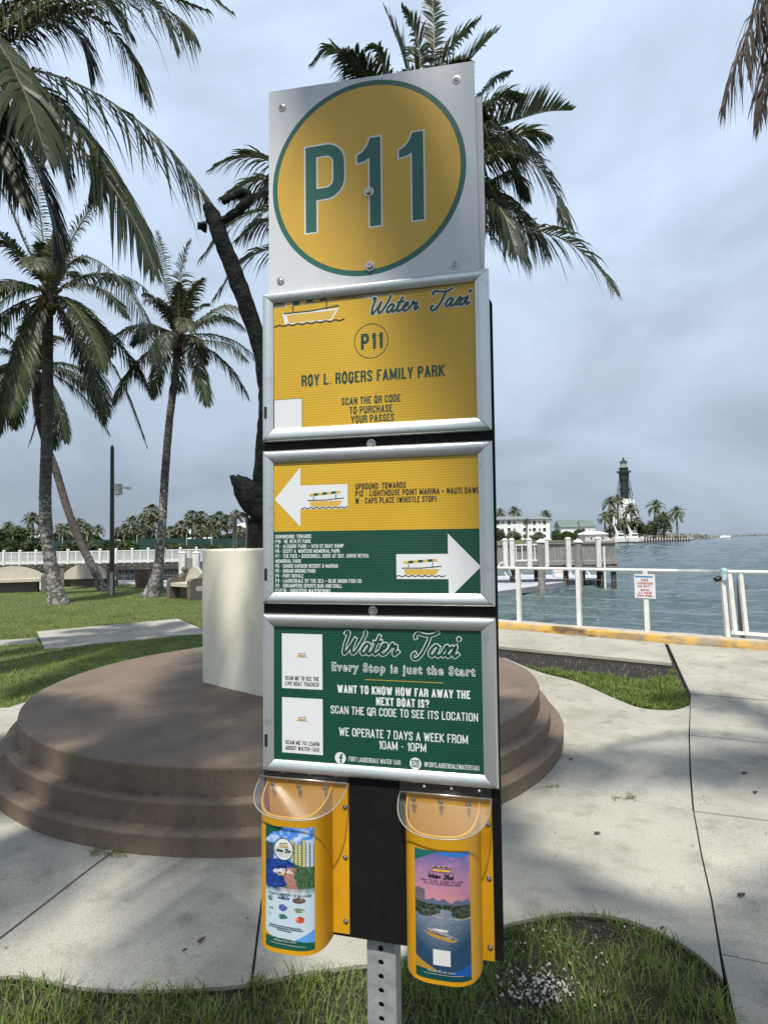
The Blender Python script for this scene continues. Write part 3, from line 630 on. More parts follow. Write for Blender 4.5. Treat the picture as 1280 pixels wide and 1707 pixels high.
# palm A: big ringed trunk on the lawn at left
bA = G(98, 1006); YA = bA.y
tA = [P(98, 1010, YA), P(88, 960, YA), P(80, 900, YA), P(76, 840, YA), P(78, 760, YA), P(80, 680, YA), P(80, 600, YA), P(80, 540, YA), P(82, 500, YA)]
cA = P(84, 490, YA)
fA = rand_crown(cA, 24, 3.1, 21, .58, -48, 84, 92, .042)
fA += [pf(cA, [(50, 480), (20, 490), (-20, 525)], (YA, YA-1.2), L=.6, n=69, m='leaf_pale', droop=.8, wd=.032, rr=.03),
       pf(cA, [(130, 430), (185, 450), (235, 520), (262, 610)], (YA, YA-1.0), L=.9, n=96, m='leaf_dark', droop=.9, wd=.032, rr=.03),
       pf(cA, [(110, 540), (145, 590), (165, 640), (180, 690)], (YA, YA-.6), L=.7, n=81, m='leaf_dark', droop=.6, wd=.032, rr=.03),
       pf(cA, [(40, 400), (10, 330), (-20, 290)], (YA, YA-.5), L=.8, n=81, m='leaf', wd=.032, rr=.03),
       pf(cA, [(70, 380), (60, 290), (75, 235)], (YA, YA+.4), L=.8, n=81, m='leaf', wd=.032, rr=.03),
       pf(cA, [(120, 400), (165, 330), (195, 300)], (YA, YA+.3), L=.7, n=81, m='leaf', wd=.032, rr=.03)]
palm('coconut_palm', 'tall coconut palm with thick ringed trunk on the lawn at far left', bA, tA, .165, .135, cA, fA, 'coconut palms on the lawn', 6, flare=1.8)
bB = G(172, 984); YB = bB.y
tB = [P(174, 986, YB), P(160, 955, YB), P(135, 905, YB), P(112, 845, YB), P(94, 785, YB), P(74, 730, YB), P(62, 680, YB), P(57, 620, YB)]
cB = P(57, 610, YB)
fB = rand_crown(cB, 20, 2.5, 33, .55, -42, 80, 76, .042)
fB += [pf(cB, [(20, 625), (-10, 660), (-30, 700)], (YB, YB-.8), L=.6, n=66, m='leaf_dark', droop=.8, wd=.032), pf(cB, [(110, 615), (155, 640), (180, 690)], (YB, YB-.8), L=.6, n=66, m='leaf_dark', droop=.8, wd=.032),
       pf(cB, [(68, 660), (60, 710), (48, 745)], (YB, YB-.3), L=.45, n=60, m='leaf_dark', droop=.6, wd=.032)]
palm('coconut_palm', 'leaning coconut palm whose trunk crosses behind the thick ringed one', bB, tB, .135, .115, cB, fB, 'coconut palms on the lawn', 4, .1, flare=1.3)
bC = G(256, 994); YC = bC.y
tC = [P(252, 997, YC), P(262, 960, YC), P(268, 910, YC), P(272, 850, YC), P(277, 770, YC), P(283, 700, YC), P(292, 630, YC), P(298, 580, YC)]
cC = P(299, 560, YC)
fC = rand_crown(cC, 19, 2.6, 47, .50, -22, 84, 80, .040)
fC += [pf(cC, [(340, 567), (385, 575), (412, 600)], (YC, YC-.6), L=.5, n=69, m='leaf', droop=.9, wd=.032), pf(cC, [(275, 470), (268, 420), (262, 385)], (YC, YC+.3), L=.7, n=75, m='leaf', wd=.032),
       pf(cC, [(300, 470), (310, 420), (318, 400)], (YC, YC), L=.7, n=75, m='leaf', wd=.032), pf(cC, [(245, 540), (195, 560), (165, 610)], (YC, YC-.6), L=.6, n=75, m='leaf_dark', droop=.8, wd=.032),
       pf(cC, [(340, 530), (380, 510), (410, 520)], (YC, YC-.4), L=.6, n=75, m='leaf_pale', droop=.8, wd=.032), pf(cC, [(240, 480), (190, 460), (150, 480)], (YC, YC-.4), L=.7, n=75, m='leaf', droop=.9, wd=.032)]
palm('coconut_palm', 'slender coconut palm with pale blotched base beside the brown bin', bC, tC, .135, .098, cC, fC, 'coconut palms on the lawn', 5, .4, flare=2.3)
# palm D behind the sign
YD = 13.0; bD = G(640, 1025); bD = Vector((P(650, 900, YD).x, YD, -.02)); cD = P(675, 275, YD)
tD = [bD, P(655, 800, YD), P(665, 600, YD), P(672, 420, YD), cD]
fD = rand_crown(cD, 22, 3.7, 55, .85, -5, 85, 95, .050)
def D(pts, dy=-.5, **k): return pf(cD, pts, (YD, YD+dy), **k)
KDx = dict(n=130, wd=.052, rr=.028, sw=.6)
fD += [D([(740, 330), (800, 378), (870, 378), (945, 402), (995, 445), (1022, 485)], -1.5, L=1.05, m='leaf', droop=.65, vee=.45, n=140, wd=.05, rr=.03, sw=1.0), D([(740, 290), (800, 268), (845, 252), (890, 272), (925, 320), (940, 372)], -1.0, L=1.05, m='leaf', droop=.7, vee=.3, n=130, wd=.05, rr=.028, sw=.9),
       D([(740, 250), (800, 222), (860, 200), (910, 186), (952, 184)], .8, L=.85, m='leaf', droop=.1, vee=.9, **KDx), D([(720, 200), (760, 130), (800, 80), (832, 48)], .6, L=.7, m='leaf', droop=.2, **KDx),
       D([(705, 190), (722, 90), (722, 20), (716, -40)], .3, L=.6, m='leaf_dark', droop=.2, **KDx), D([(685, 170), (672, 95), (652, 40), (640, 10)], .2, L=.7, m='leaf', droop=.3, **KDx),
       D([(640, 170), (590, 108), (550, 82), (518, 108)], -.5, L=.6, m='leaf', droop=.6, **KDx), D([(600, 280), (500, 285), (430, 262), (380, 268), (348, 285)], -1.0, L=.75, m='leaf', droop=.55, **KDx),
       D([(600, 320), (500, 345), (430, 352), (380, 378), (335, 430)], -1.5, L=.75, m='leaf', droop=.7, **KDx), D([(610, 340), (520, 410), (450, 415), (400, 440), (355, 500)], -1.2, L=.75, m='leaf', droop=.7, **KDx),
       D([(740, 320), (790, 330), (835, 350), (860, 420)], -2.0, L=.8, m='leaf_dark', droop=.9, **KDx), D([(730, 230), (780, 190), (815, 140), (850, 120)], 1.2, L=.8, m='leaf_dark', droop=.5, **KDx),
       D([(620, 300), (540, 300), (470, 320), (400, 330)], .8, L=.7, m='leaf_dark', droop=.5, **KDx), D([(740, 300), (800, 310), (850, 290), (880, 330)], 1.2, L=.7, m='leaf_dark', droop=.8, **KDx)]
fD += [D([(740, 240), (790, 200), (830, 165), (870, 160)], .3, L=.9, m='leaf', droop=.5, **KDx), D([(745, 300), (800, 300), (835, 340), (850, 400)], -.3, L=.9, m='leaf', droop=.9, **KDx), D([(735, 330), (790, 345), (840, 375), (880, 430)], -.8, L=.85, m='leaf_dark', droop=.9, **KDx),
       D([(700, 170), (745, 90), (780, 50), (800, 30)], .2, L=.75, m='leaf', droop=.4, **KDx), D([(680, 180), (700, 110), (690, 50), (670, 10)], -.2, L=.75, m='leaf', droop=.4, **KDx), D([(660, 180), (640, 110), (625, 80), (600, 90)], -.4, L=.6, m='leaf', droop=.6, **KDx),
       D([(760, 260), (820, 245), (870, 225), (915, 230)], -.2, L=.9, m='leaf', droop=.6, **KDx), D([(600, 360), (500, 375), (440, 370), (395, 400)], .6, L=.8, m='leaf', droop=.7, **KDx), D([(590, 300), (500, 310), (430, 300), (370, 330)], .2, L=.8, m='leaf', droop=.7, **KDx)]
palm('coconut_palm', 'coconut palm whose fronds spread out behind the round P11 panel', bD, tD, .19, .14, cD, fD, 'coconut palms on the lawn', 0)
# palm E overhead at upper left, crown just outside the frame
YE = 6.6; cE = P(-130, 60, YE); bE = Vector((cE.x-.6, 6.2, -.02))
tE = [bE, bE+Vector((-.1, 0, 2.0)), Vector((cE.x-.5, 6.3, 4.5)), cE]
fE = rand_crown(cE, 11, 3.3, 66, .6, -20, 80, 90, .045, azs=lambda i, r: 1.9+i*.42)
def Ef(pts, dy=-.3, c=cE, **k): return pf(c, pts, (YE, YE+dy), **k)
KE = dict(n=170, wd=.032, rr=.022, sw=.42)
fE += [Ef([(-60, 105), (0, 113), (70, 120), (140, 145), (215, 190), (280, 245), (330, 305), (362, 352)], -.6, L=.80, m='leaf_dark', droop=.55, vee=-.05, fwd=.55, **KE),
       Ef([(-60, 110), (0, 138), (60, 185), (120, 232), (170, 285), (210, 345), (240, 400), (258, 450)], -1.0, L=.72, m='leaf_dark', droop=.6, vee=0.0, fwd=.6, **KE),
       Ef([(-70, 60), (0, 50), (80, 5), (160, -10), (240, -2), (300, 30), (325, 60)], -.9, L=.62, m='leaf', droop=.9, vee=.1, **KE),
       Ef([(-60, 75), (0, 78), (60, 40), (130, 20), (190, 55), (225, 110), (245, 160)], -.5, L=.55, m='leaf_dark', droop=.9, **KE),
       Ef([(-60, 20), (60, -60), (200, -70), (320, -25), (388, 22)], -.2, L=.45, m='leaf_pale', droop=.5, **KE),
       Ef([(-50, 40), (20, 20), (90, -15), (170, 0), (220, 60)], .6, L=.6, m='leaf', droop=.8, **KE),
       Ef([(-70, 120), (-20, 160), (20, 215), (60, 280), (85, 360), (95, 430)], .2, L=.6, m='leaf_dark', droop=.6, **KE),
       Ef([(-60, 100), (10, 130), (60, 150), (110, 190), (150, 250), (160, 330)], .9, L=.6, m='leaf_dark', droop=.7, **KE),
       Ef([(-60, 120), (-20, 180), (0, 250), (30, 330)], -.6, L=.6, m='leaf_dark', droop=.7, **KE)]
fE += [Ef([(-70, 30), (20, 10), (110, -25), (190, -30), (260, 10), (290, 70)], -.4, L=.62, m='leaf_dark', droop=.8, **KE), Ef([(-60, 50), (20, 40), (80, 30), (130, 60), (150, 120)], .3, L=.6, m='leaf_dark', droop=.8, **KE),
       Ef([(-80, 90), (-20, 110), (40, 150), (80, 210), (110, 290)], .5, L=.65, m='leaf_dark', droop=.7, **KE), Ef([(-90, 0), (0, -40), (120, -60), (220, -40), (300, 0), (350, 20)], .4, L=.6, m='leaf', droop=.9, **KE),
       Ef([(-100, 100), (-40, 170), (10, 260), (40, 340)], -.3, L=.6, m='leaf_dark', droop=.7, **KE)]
palm('coconut_palm', 'overhanging coconut palm whose long arching fronds fill the upper left corner', bE, tE, .17, .12, cE, fE, 'coconut palms on the lawn', 0, .4)
# palm F at upper right: dead fronds hang into the frame
cF = P(1400, -170, 6.2); bF = Vector((cF.x+.7, 6.6, -.02))
fF = rand_crown(cF, 12, 3.0, 77, .6, 0, 70, 60, .045, azs=lambda i, r: -1.75+i*.26, dead=0)
KF_ = dict(n=100, wd=.030, rr=.02, gap=.15, jit=.45, m='leaf_dead')
fF += [pf(cF, [(1330, -110), (1285, -50), (1255, 30), (1225, 110), (1203, 185)], 6.0, L=.38, droop=1.6, **KF_), pf(cF, [(1350, -60), (1300, 0), (1285, 80), (1270, 160), (1262, 215)], 6.0, L=.34, droop=1.4, **KF_),
       pf(cF, [(1360, -60), (1310, 20), (1296, 110), (1288, 200)], 5.9, L=.3, droop=1.5, **KF_), pf(cF, [(1330, -90), (1290, -40), (1268, 40), (1248, 120)], 6.2, L=.26, droop=1.4, **KF_)]
palm('coconut_palm', 'palm at the upper right corner with dead brown fronds hanging down', bF, [bF, bF+Vector((0, 0, 2)), Vector((cF.x+.5, 6.5, 4.6)), cF], .17, .12, cF, fF, 'coconut palms on the lawn', 0, .4)
# palm G behind the camera: its fronds dapple the sign and the ground
cG = Vector((-2.5, -.2, 8.0)); bG = Vector((-3.4, -1.8, -.02))
fG = rand_crown(cG, 15, 3.5, 88, .75, -14, 75, 60, .05)
fG += [(vspl([cG, (-1.6, -.8, 8.3), (-.68, -1.95, 7.9), (-.1, -3.1, 7.0)], 5), FK(.22, 90, 'leaf', droop=.7, wd=.09))]
palm('coconut_palm', 'coconut palm standing behind the viewer and shading the sign', bG, [bG, bG+Vector((.2, .2, 2)), Vector((-3.1, -.3, 5)), cG], .18, .13, cG, fG, 'coconut palms on the lawn', 0, .4)
cH = Vector((2.7, -.9, 8.3)); bH = Vector((3.9, -2.4, -.02))
fH = rand_crown(cH, 15, 3.6, 91, .75, -12, 70, 60, .05)
palm('coconut_palm', 'coconut palm behind the viewer shading the right hand pavement', bH, [bH, bH+Vector((-.2, .3, 2)), Vector((3.1, -1.2, 5)), cH], .18, .13, cH, fH, 'coconut palms on the lawn', 0, .4)
# ================================================================== SIGN
SP = np.array([-0.0218, 1.172, 1.7825]); yaw, tilt, rol = 0.2307, 0.0057, -0.005
sa = Vector((math.cos(yaw)*math.cos(rol), -math.sin(yaw)*math.cos(rol), math.sin(rol)))
sn = Vector((-math.sin(yaw), -math.cos(yaw), 0)); su = ZZ*math.cos(tilt)-sn*math.sin(tilt)
su = su*math.cos(rol)-Vector((math.cos(yaw), -math.sin(yaw), 0))*math.sin(rol); su.normalize(); sa = (sa-su*sa.dot(su)).normalized(); sy = su.cross(sa)
VG = -1.80; org = Vector(SP)+su*VG
sign = thing('water_taxi_stop_sign', org, 'tall yellow and green Water Taxi stop sign P11 on a perforated steel post', 'sign')
sign.matrix_world = Matrix(((sa.x, sy.x, su.x, org.x), (sa.y, sy.y, su.y, org.y), (sa.z, sy.z, su.z, org.z), (0, 0, 0, 1)))
def S(u, v, w_=0.0): return (u, -w_, v-VG)
def quad(mb, u0, u1, v0, v1, w_, m): mb.add([S(u0, v0, w_), S(u1, v0, w_), S(u1, v1, w_), S(u0, v1, w_)], [(0, 1, 2, 3)], m)
def sbox(mb, u0, u1, v0, v1, w0, w1, m):
    vs = [S(u, v, w_) for w_ in (w0, w1) for u, v in ((u0, v0), (u1, v0), (u1, v1), (u0, v1))]
    mb.add(vs, [(4, 5, 6, 7), (3, 2, 1, 0), (1, 0, 4, 5)[::-1], (1, 2, 6, 5), (2, 3, 7, 6), (3, 0, 4, 7)], m)
def polyS(mb, pts, w_, m): mb.add([S(u, v, w_) for u, v in pts], [tuple(range(len(pts)))], m)
def circ(cx, cy, r_, n=48): return [(cx+r_*math.cos(6.28318*k/n), cy+r_*math.sin(6.28318*k/n)) for k in range(n)]
def ribbon(mb, pts, t, w_, m, closed=False):
    pts = [np.array(p, float) for p in pts]; n = len(pts); vs = []
    for i in range(n):
        a = pts[i-1] if (i or closed) else None; c = pts[(i+1) % n] if (i < n-1 or closed) else None; b_ = pts[i]
        e1 = (b_-a) if a is not None else (c-b_); e2 = (c-b_) if c is not None else (b_-a)
        e1 = e1/max(np.linalg.norm(e1), 1e-9); e2 = e2/max(np.linalg.norm(e2), 1e-9)
        n1 = np.array((-e1[1], e1[0])); n2 = np.array((-e2[1], e2[0])); q = n1+n2; q = q/max(np.dot(q, q)/2, .45)
        vs.append(S(*(b_+q*t/2), w_)); vs.append(S(*(b_-q*t/2), w_))
    fs = [(2*i+1, 2*((i+1) % n)+1, 2*((i+1) % n), 2*i) for i in range(n if closed else n-1)]
    mb.add(vs, fs, m)
r4 = .26
GL = {'A': (.42, [[(0, 0), (.5, 1), (1, 0)], [(.2, .26), (.8, .26)]]), 'B': (.4, [[(0, .52), (0, 1), (1, 1, 1), (1, .52, 1), (0, .52)], [(0, .52), (1, .52, 1), (1, 0, 1), (0, 0), (0, .52)]]),
 'C': (.39, [[(1, .66), (1, 1, 1), (0, 1, 1), (0, 0, 1), (1, 0, 1), (1, .34)]]), 'D': (.4, [[(0, 0), (0, 1), (1, 1, 1), (1, 0, 1), (0, 0), (0, .01)]]),
 'E': (.35, [[(1, 1), (0, 1), (0, 0), (1, 0)], [(0, .52), (.85, .52)]]), 'F': (.34, [[(1, 1), (0, 1), (0, 0)], [(0, .5), (.85, .5)]]),
 'G': (.39, [[(1, .68), (1, 1, 1), (0, 1, 1), (0, 0, 1), (1, 0, 1), (1, .48), (.55, .48)]]), 'H': (.41, [[(0, 0), (0, 1)], [(1, 0), (1, 1)], [(0, .51), (1, .51)]]),
 'I': (.16, [[(.5, 0), (.5, 1)]]), 'J': (.3, [[(1, 1), (1, 0, 1), (0, 0, 1), (0, .1)]]), 'K': (.41, [[(0, 0), (0, 1)], [(1, 1), (0, .42)], [(.3, .56), (1, 0)]]),
 'L': (.34, [[(0, 1), (0, 0), (1, 0)]]), 'M': (.53, [[(0, 0), (0, 1), (.5, .12), (1, 1), (1, 0)]]), 'N': (.42, [[(0, 0), (0, 1), (1, 0), (1, 1)]]),
 'O': (.4, [[(0, .5), (0, 1, 1), (1, 1, 1), (1, 0, 1), (0, 0, 1), (0, .5)]]), 'P': (.39, [[(0, 0), (0, 1), (1, 1, 1), (1, .45, 1), (0, .45)]]),
 'Q': (.4, [[(0, .5), (0, 1, 1), (1, 1, 1), (1, 0, 1), (0, 0, 1), (0, .5)], [(.45, .30), (1.25, -.16)]]), 'R': (.4, [[(0, 0), (0, 1), (1, 1, 1), (1, .5, 1), (0, .5)], [(.6, .5), (1, .35, 1), (1, 0)]]),
 'S': (.38, [[(1, .72), (1, 1, 1), (0, 1, 1), (0, .62, 1), (1, .40, 1), (1, 0, 1), (0, 0, 1), (0, .28)]]), 'T': (.36, [[(0, 1), (1, 1)], [(.5, 1), (.5, 0)]]),
 'U': (.4, [[(0, 1), (0, 0, 1), (1, 0, 1), (1, 1)]]), 'V': (.41, [[(0, 1), (.5, 0), (1, 1)]]), 'W': (.57, [[(0, 1), (.25, 0), (.5, .9), (.75, 0), (1, 1)]]),
 'X': (.42, [[(0, 1), (1, 0)], [(0, 0), (1, 1)]]), 'Y': (.40, [[(0, 1), (.5, .42), (1, 1)], [(.5, .42), (.5, 0)]]), 'Z': (.36, [[(0, 1), (1, 1), (0, 0), (1, 0)]]),
 '0': (.4, [[(0, .5), (0, 1, 1), (1, 1, 1), (1, 0, 1), (0, 0, 1), (0, .5)]]), '1': (.25, [[(0, .82), (.6, .86), (1, 1), (1, 0)]]), '2': (.38, [[(0, .72), (0, 1, 1), (1, 1, 1), (1, .6, 1), (0, .2, 1), (0, 0), (1, 0)]]),
 '3': (.38, [[(0, .75), (0, 1, 1), (1, 1, 1), (1, .53, 1), (.4, .53)], [(.6, .53), (1, .5, 1), (1, 0, 1), (0, 0, 1), (0, .25)]]), '4': (.4, [[(1, .22), (0, .22), (.6, 1), (.72, 1), (.72, 0)]]),
 '5': (.38, [[(1, 1), (0, 1), (0, .58), (1, .6, 1), (1, 0, 1), (0, 0, 1), (0, .25)]]), '6': (.39, [[(1, .75), (1, 1, 1), (0, 1, 1), (0, 0, 1), (1, 0, 1), (1, .55, 1), (0, .55)]]), '7': (.36, [[(0, 1), (1, 1), (.35, 0)]]),
 '8': (.39, [[(0, .75), (0, 1, 1), (1, 1, 1), (1, .54, 1), (0, .54, 1), (0, .75)], [(0, .25), (0, .54, 1), (1, .54, 1), (1, 0, 1), (0, 0, 1), (0, .25)]]), '9': (.39, [[(0, .25), (0, 0, 1), (1, 0, 1), (1, 1, 1), (0, 1, 1), (0, .45, 1), (1, .45)]]),
 '-': (.24, [[(0, .45), (1, .45)]]), '+': (.34, [[(0, .45), (1, .45)], [(.5, .2), (.5, .7)]]), '.': (.14, [[(.5, -.05), (.5, .06)]]), ',': (.14, [[(.5, -.15), (.5, .06)]]), ':': (.14, [[(.5, .1), (.5, .22)], [(.5, .65), (.5, .77)]]),
 '(': (.2, [[(1, 1.05), (0, .9, 1), (0, .1, 1), (1, -.05)]]), ')': (.2, [[(0, 1.05), (1, .9, 1), (1, .1, 1), (0, -.05)]]), '&': (.44, [[(1, .1), (.2, .75), (.3, 1, 1), (.7, 1, 1), (.7, .7, 1), (0, .4, 1), (0, 0, 1), (.8, 0, 1), (1, .45)]]),
 '?': (.38, [[(0, .72), (0, 1, 1), (1, 1, 1), (1, .6, 1), (.5, .45, 1), (.5, .28)], [(.5, -.03), (.5, .06)]]), '@': (.5, [[(.7, .3), (.7, .7), (.35, .7), (.35, .3), (1, .3), (1, 1, 1), (0, 1, 1), (0, 0, 1), (.9, 0)]]), '/': (.34, [[(0, 0), (1, 1)]])}
def rounded(pts, X, Y, rad):
    q = [(np.array((X(p[0]), Y(p[1]))), len(p) > 2) for p in pts]; out = []
    for i, (p, rd) in enumerate(q):
        if not rd or i in (0, len(q)-1): out.append(p); continue
        a, c = q[i-1][0], q[i+1][0]; la, lc = np.linalg.norm(a-p), np.linalg.norm(c-p); r_ = min(rad, la*.5, lc*.5)
        s0 = p+(a-p)/max(la, 1e-9)*r_; s1 = p+(c-p)/max(lc, 1e-9)*r_
        for k in range(4): t = k/3; out.append((1-t)**2*s0+2*t*(1-t)*p+t*t*s1)
    return out
def text(mb, s, u0, u1, v, h, w_, m, t=.165, just='fit', sp_=.075, extra=0.0):
    wn_ = 0
    for ch in s: wn_ += (.17 if ch == ' ' else GL[ch][0])+sp_
    wn_ -= sp_; kx = (u1-u0)/(wn_*h) if just == 'fit' else 1.0; x = u0
    T = t*h; lay = 0
    for ch in s:
        if ch == ' ': x += (.17+sp_)*h*kx; continue
        gw, sts = GL[ch]; W2 = gw*h*kx
        X = lambda a, x=x, W2=W2: x+T/2+a*max(W2-T, 0); Y = lambda a: v+T/2+a*(h-T)
        if ch == 'I': X = lambda a, x=x, W2=W2: x+W2/2
        for j, stp in enumerate(sts):
            pts = rounded(stp, X, Y, .17*h)
            chunks = [[pts[0]]]
            for i_ in range(1, len(pts)):
                chunks[-1].append(pts[i_])
                if i_ < len(pts)-1:
                    d1_ = pts[i_]-pts[i_-1]; d2_ = pts[i_+1]-pts[i_]
                    if np.dot(d1_, d2_) < -.35*np.linalg.norm(d1_)*np.linalg.norm(d2_):
                        dd = d1_/np.linalg.norm(d1_)*T*.42; chunks[-1][-1] = pts[i_]+dd; chunks.append([pts[i_]-d2_/np.linalg.norm(d2_)*T*.42])
            for e_, o_ in ((0, 1), (-1, -2)):
                yy = stp[e_][1]
                if e_ == 0: cq = chunks[0]
                else: cq = chunks[-1]
                if yy in (0, 1) and abs(pts[e_][0]-pts[o_][0]) < abs(pts[e_][1]-pts[o_][1])*1.2:
                    cq[e_] = pts[e_]+(pts[e_]-pts[o_])/np.linalg.norm(pts[e_]-pts[o_])*(T/2+extra)
                elif extra or yy in (0, 1):
                    cq[e_] = pts[e_]+(pts[e_]-pts[o_])/np.linalg.norm(pts[e_]-pts[o_])*(extra+T*.5*(stp[e_][0] in (0, 1) and yy in (0, 1)))
            for c_i, cq in enumerate(chunks): ribbon(mb, cq, T+2*extra, w_+j*.00003+c_i*.00001, m)
        x += (gw+sp_)*h*kx if True else 0
SCR = [[(0, .86), (.06, .97), (.14, .9), (.10, .45), (.12, .06), (.2, .05), (.36, .42), (.45, .72)], [(.45, .72), (.4, .3), (.45, .04), (.56, .1), (.72, .55), (.80, .93), (.74, 1.02)],
 [(1.04, .44), (.93, .48), (.82, .3), (.80, .1), (.90, .02), (1.0, .2), (1.07, .46)], [(1.07, .46), (1.03, .14), (1.10, .02), (1.22, .2), (1.36, .86)], [(1.34, .8), (1.26, .2), (1.32, .02), (1.42, .08), (1.52, .2)], [(1.16, .56), (1.30, .54), (1.50, .60)],
 [(1.52, .2), (1.68, .34), (1.68, .47), (1.58, .46), (1.52, .25), (1.57, .04), (1.70, .04), (1.84, .25)], [(1.84, .25), (1.90, .50), (1.94, .38), (2.04, .42), (2.08, .36), (2.03, .12), (2.09, .03), (2.22, .2)],
 [(2.74, .74), (2.68, .86), (2.76, .98), (2.95, .93), (3.2, .90), (3.42, .98), (3.50, 1.08)], [(3.24, .92), (3.18, .5), (3.08, .1), (2.94, -.12), (2.80, -.1), (2.76, .06), (2.86, .16)],
 [(3.62, .44), (3.51, .48), (3.40, .3), (3.38, .1), (3.48, .02), (3.58, .2), (3.65, .46)], [(3.65, .46), (3.61, .14), (3.68, .02), (3.80, .14), (3.90, .44), (3.97, .44), (3.98, .2), (4.04, .02), (4.14, .1)], [(4.16, .46), (4.05, .36), (3.95, .12), (3.84, .02)], [(4.14, .1), (4.26, .46), (4.24, .15), (4.30, .02), (4.42, .16)]]
def script(mb, u0, u1, v, h, t, w_, m, extra=0.0):
    kx = (u1-u0)/4.66
    for j, st in enumerate(SCR):
        pts = [((u0+(x+y*.22)*kx), v+y*h) for x, y in st]; q = spl(pts, 6)
        if extra:
            d0 = q[0]-q[1]; d1 = q[-1]-q[-2]; q[0] = q[0]+d0/np.linalg.norm(d0)*extra; q[-1] = q[-1]+d1/np.linalg.norm(d1)*extra
        ribbon(mb, q, t+2*extra, w_+j*.00002, m)
    polyS(mb, circ(u0+(4.3+.17)*kx, v+.78*h, t*.75+extra, 14), w_, m)
def boat(mb, u0, v0, w_, h, lay, outline=None):
    """small side-view boat mark: hull, gunwale, posts, striped canopy, waves"""
    X = lambda a: u0+a*w_; Y = lambda a: v0+a*h
    if outline:
        polyS(mb, [(X(.08), Y(.52)), (X(.12), Y(.08)), (X(.82), Y(.08)), (X(.92), Y(.5))], lay-.00002, outline)
        ribbon(mb, [(X(.12), Y(.86)), (X(.45), Y(.92)), (X(.78), Y(1.0))], h*.20, lay-.00003, outline)
    polyS(mb, [(X(.14), Y(.44)), (X(.18), Y(.12)), (X(.80), Y(.12)), (X(.88), Y(.44))], lay, 'py')
    ribbon(mb, [(X(.10), Y(.50)), (X(.5), Y(.50)), (X(.92), Y(.60))], h*.055, lay+.00003, 'pdk')
    for a in (.24, .74): ribbon(mb, [(X(a), Y(.5)), (X(a), Y(.84))], h*.045, lay+.00006, 'pdk')
    for k in range(7):
        a = .14+.10*k; ribbon(mb, [(X(a), Y(.82+.02*k)), (X(a+.10), Y(.84+.02*k))], h*.14, lay+.00009, 'pdk' if k % 2 else 'py')
    wv = [(X(a/24), Y(.05)+h*.035*math.sin(a*1.9)) for a in range(-1, 25)]
    ribbon(mb, wv, h*.05, lay+.00012, 'pb')
# ---- post
mb = MB(); hw = .0298; HR = .0058; y0, y1 = -1.80, -.90; pit = .0262; nst = int((y1+1.80)/pit)
wf = -.030; wb_ = -.078
for k in range(nst+30):
    vc = -1.80+pit*(k+.5)
    if vc > .60: break
    hole = [S(.0+HR*math.cos(6.28318*j/16), vc+HR*math.sin(6.28318*j/16), wf) for j in range(16)]
    sq = []
    for j in range(16):
        a = 6.28318*j/16; cx_, sx_ = math.cos(a), math.sin(a); q = max(abs(cx_), abs(sx_)); sq.append(S(hw*.62*cx_/q, vc+pit/2*sx_/q, wf))
    hb = [S(HR*math.cos(6.28318*j/16), vc+HR*math.sin(6.28318*j/16), wf-.003) for j in range(16)]
    mb.add(sq+hole+hb, [(j, (j+1) % 16, 16+(j+1) % 16, 16+j) for j in range(16)]+[(16+j, 16+(j+1) % 16, 32+(j+1) % 16, 32+j) for j in range(16)], 'steel')
vt = -1.80+pit*(k)
prof = [(hw*.62, wf), (hw*.62+.001, wf-.001), (hw*.66, wf-.035), (hw*.70, wf-.036), (hw, wf-.036), (hw, wf-.040), (hw*.66, wf-.040)]
prof = [(hw*.62, wf), (hw*.80, wf), (hw*.96, wf-.003), (hw, wf-.009), (hw, wf-.045), (-hw, wf-.045), (-hw, wf-.009), (-hw*.96, wf-.003), (-hw*.80, wf), (-hw*.62, wf)]
vs = [S(u, v, w_) for v in (-1.80, vt) for u, w_ in prof]; n_ = len(prof)
mb.add(vs, [(j, j+1, n_+j+1, n_+j) for j in range(n_-1)], 'steel')
obj('post', mb, None, sign, 40)
# ---- backboard with rough black edge
mb = MB(); bo = [(-.2350, -.9478), (.2343, -.9538), (.2350, -.6), (.2368, -.2), (.2371, .2672), (.2330, .275), (-.2330, .275), (-.2345, -.3)]
vs = [S(u, v, -.013) for u, v in bo]+[S(u, v, -.028) for u, v in bo]; n_ = len(bo)
mb.add(vs, [tuple(range(n_))]+[(j, n_+j, n_+(j+1) % n_, (j+1) % n_) for j in range(n_)]+[tuple(range(2*n_-1, n_-1, -1))], 'black'); obj('backboard', mb, None, sign)
# ---- number panel
def bolt_(parent, u, v, w0, r_=.0055, name='bolt', head=True):
    mb = MB(); n = 18
    def ring(rr, ww, k=n): return [S(u+rr*math.cos(6.28318*j/k), v+rr*math.sin(6.28318*j/k), ww) for j in range(k)]
    prof_ = [(r_*1.75, w0), (r_*1.7, w0+.0012), (r_*1.05, w0+.0016)]
    prof_ += [(r_, w0+.002), (r_, w0+.0055), (r_*.85, w0+.0068), (r_*.4, w0+.0066), (r_*.35, w0+.0055)] if head else [(r_*.9, w0+.0028), (r_*.45, w0+.0036), (r_*.35, w0+.0026)]
    vs = []
    for rr, ww in prof_: vs += ring(rr, ww)
    mb.add(vs, [(i*n+j, i*n+(j+1) % n, (i+1)*n+(j+1) % n, (i+1)*n+j) for i in range(len(prof_)-1) for j in range(n)]+[tuple((len(prof_)-1)*n+j for j in range(n))], 'bolt')
    return obj(name, mb, None, parent, 35)
mb = MB(); bo = [(.204, .26), (.2215, .26), (.2265, .44), (.2262, .60), (.2248, .69), (.2215, .6885), (.19, .69)]
vs = [S(u, v, -.026) for u, v in bo]+[S(u, v, -.030) for u, v in bo]; n_ = len(bo)
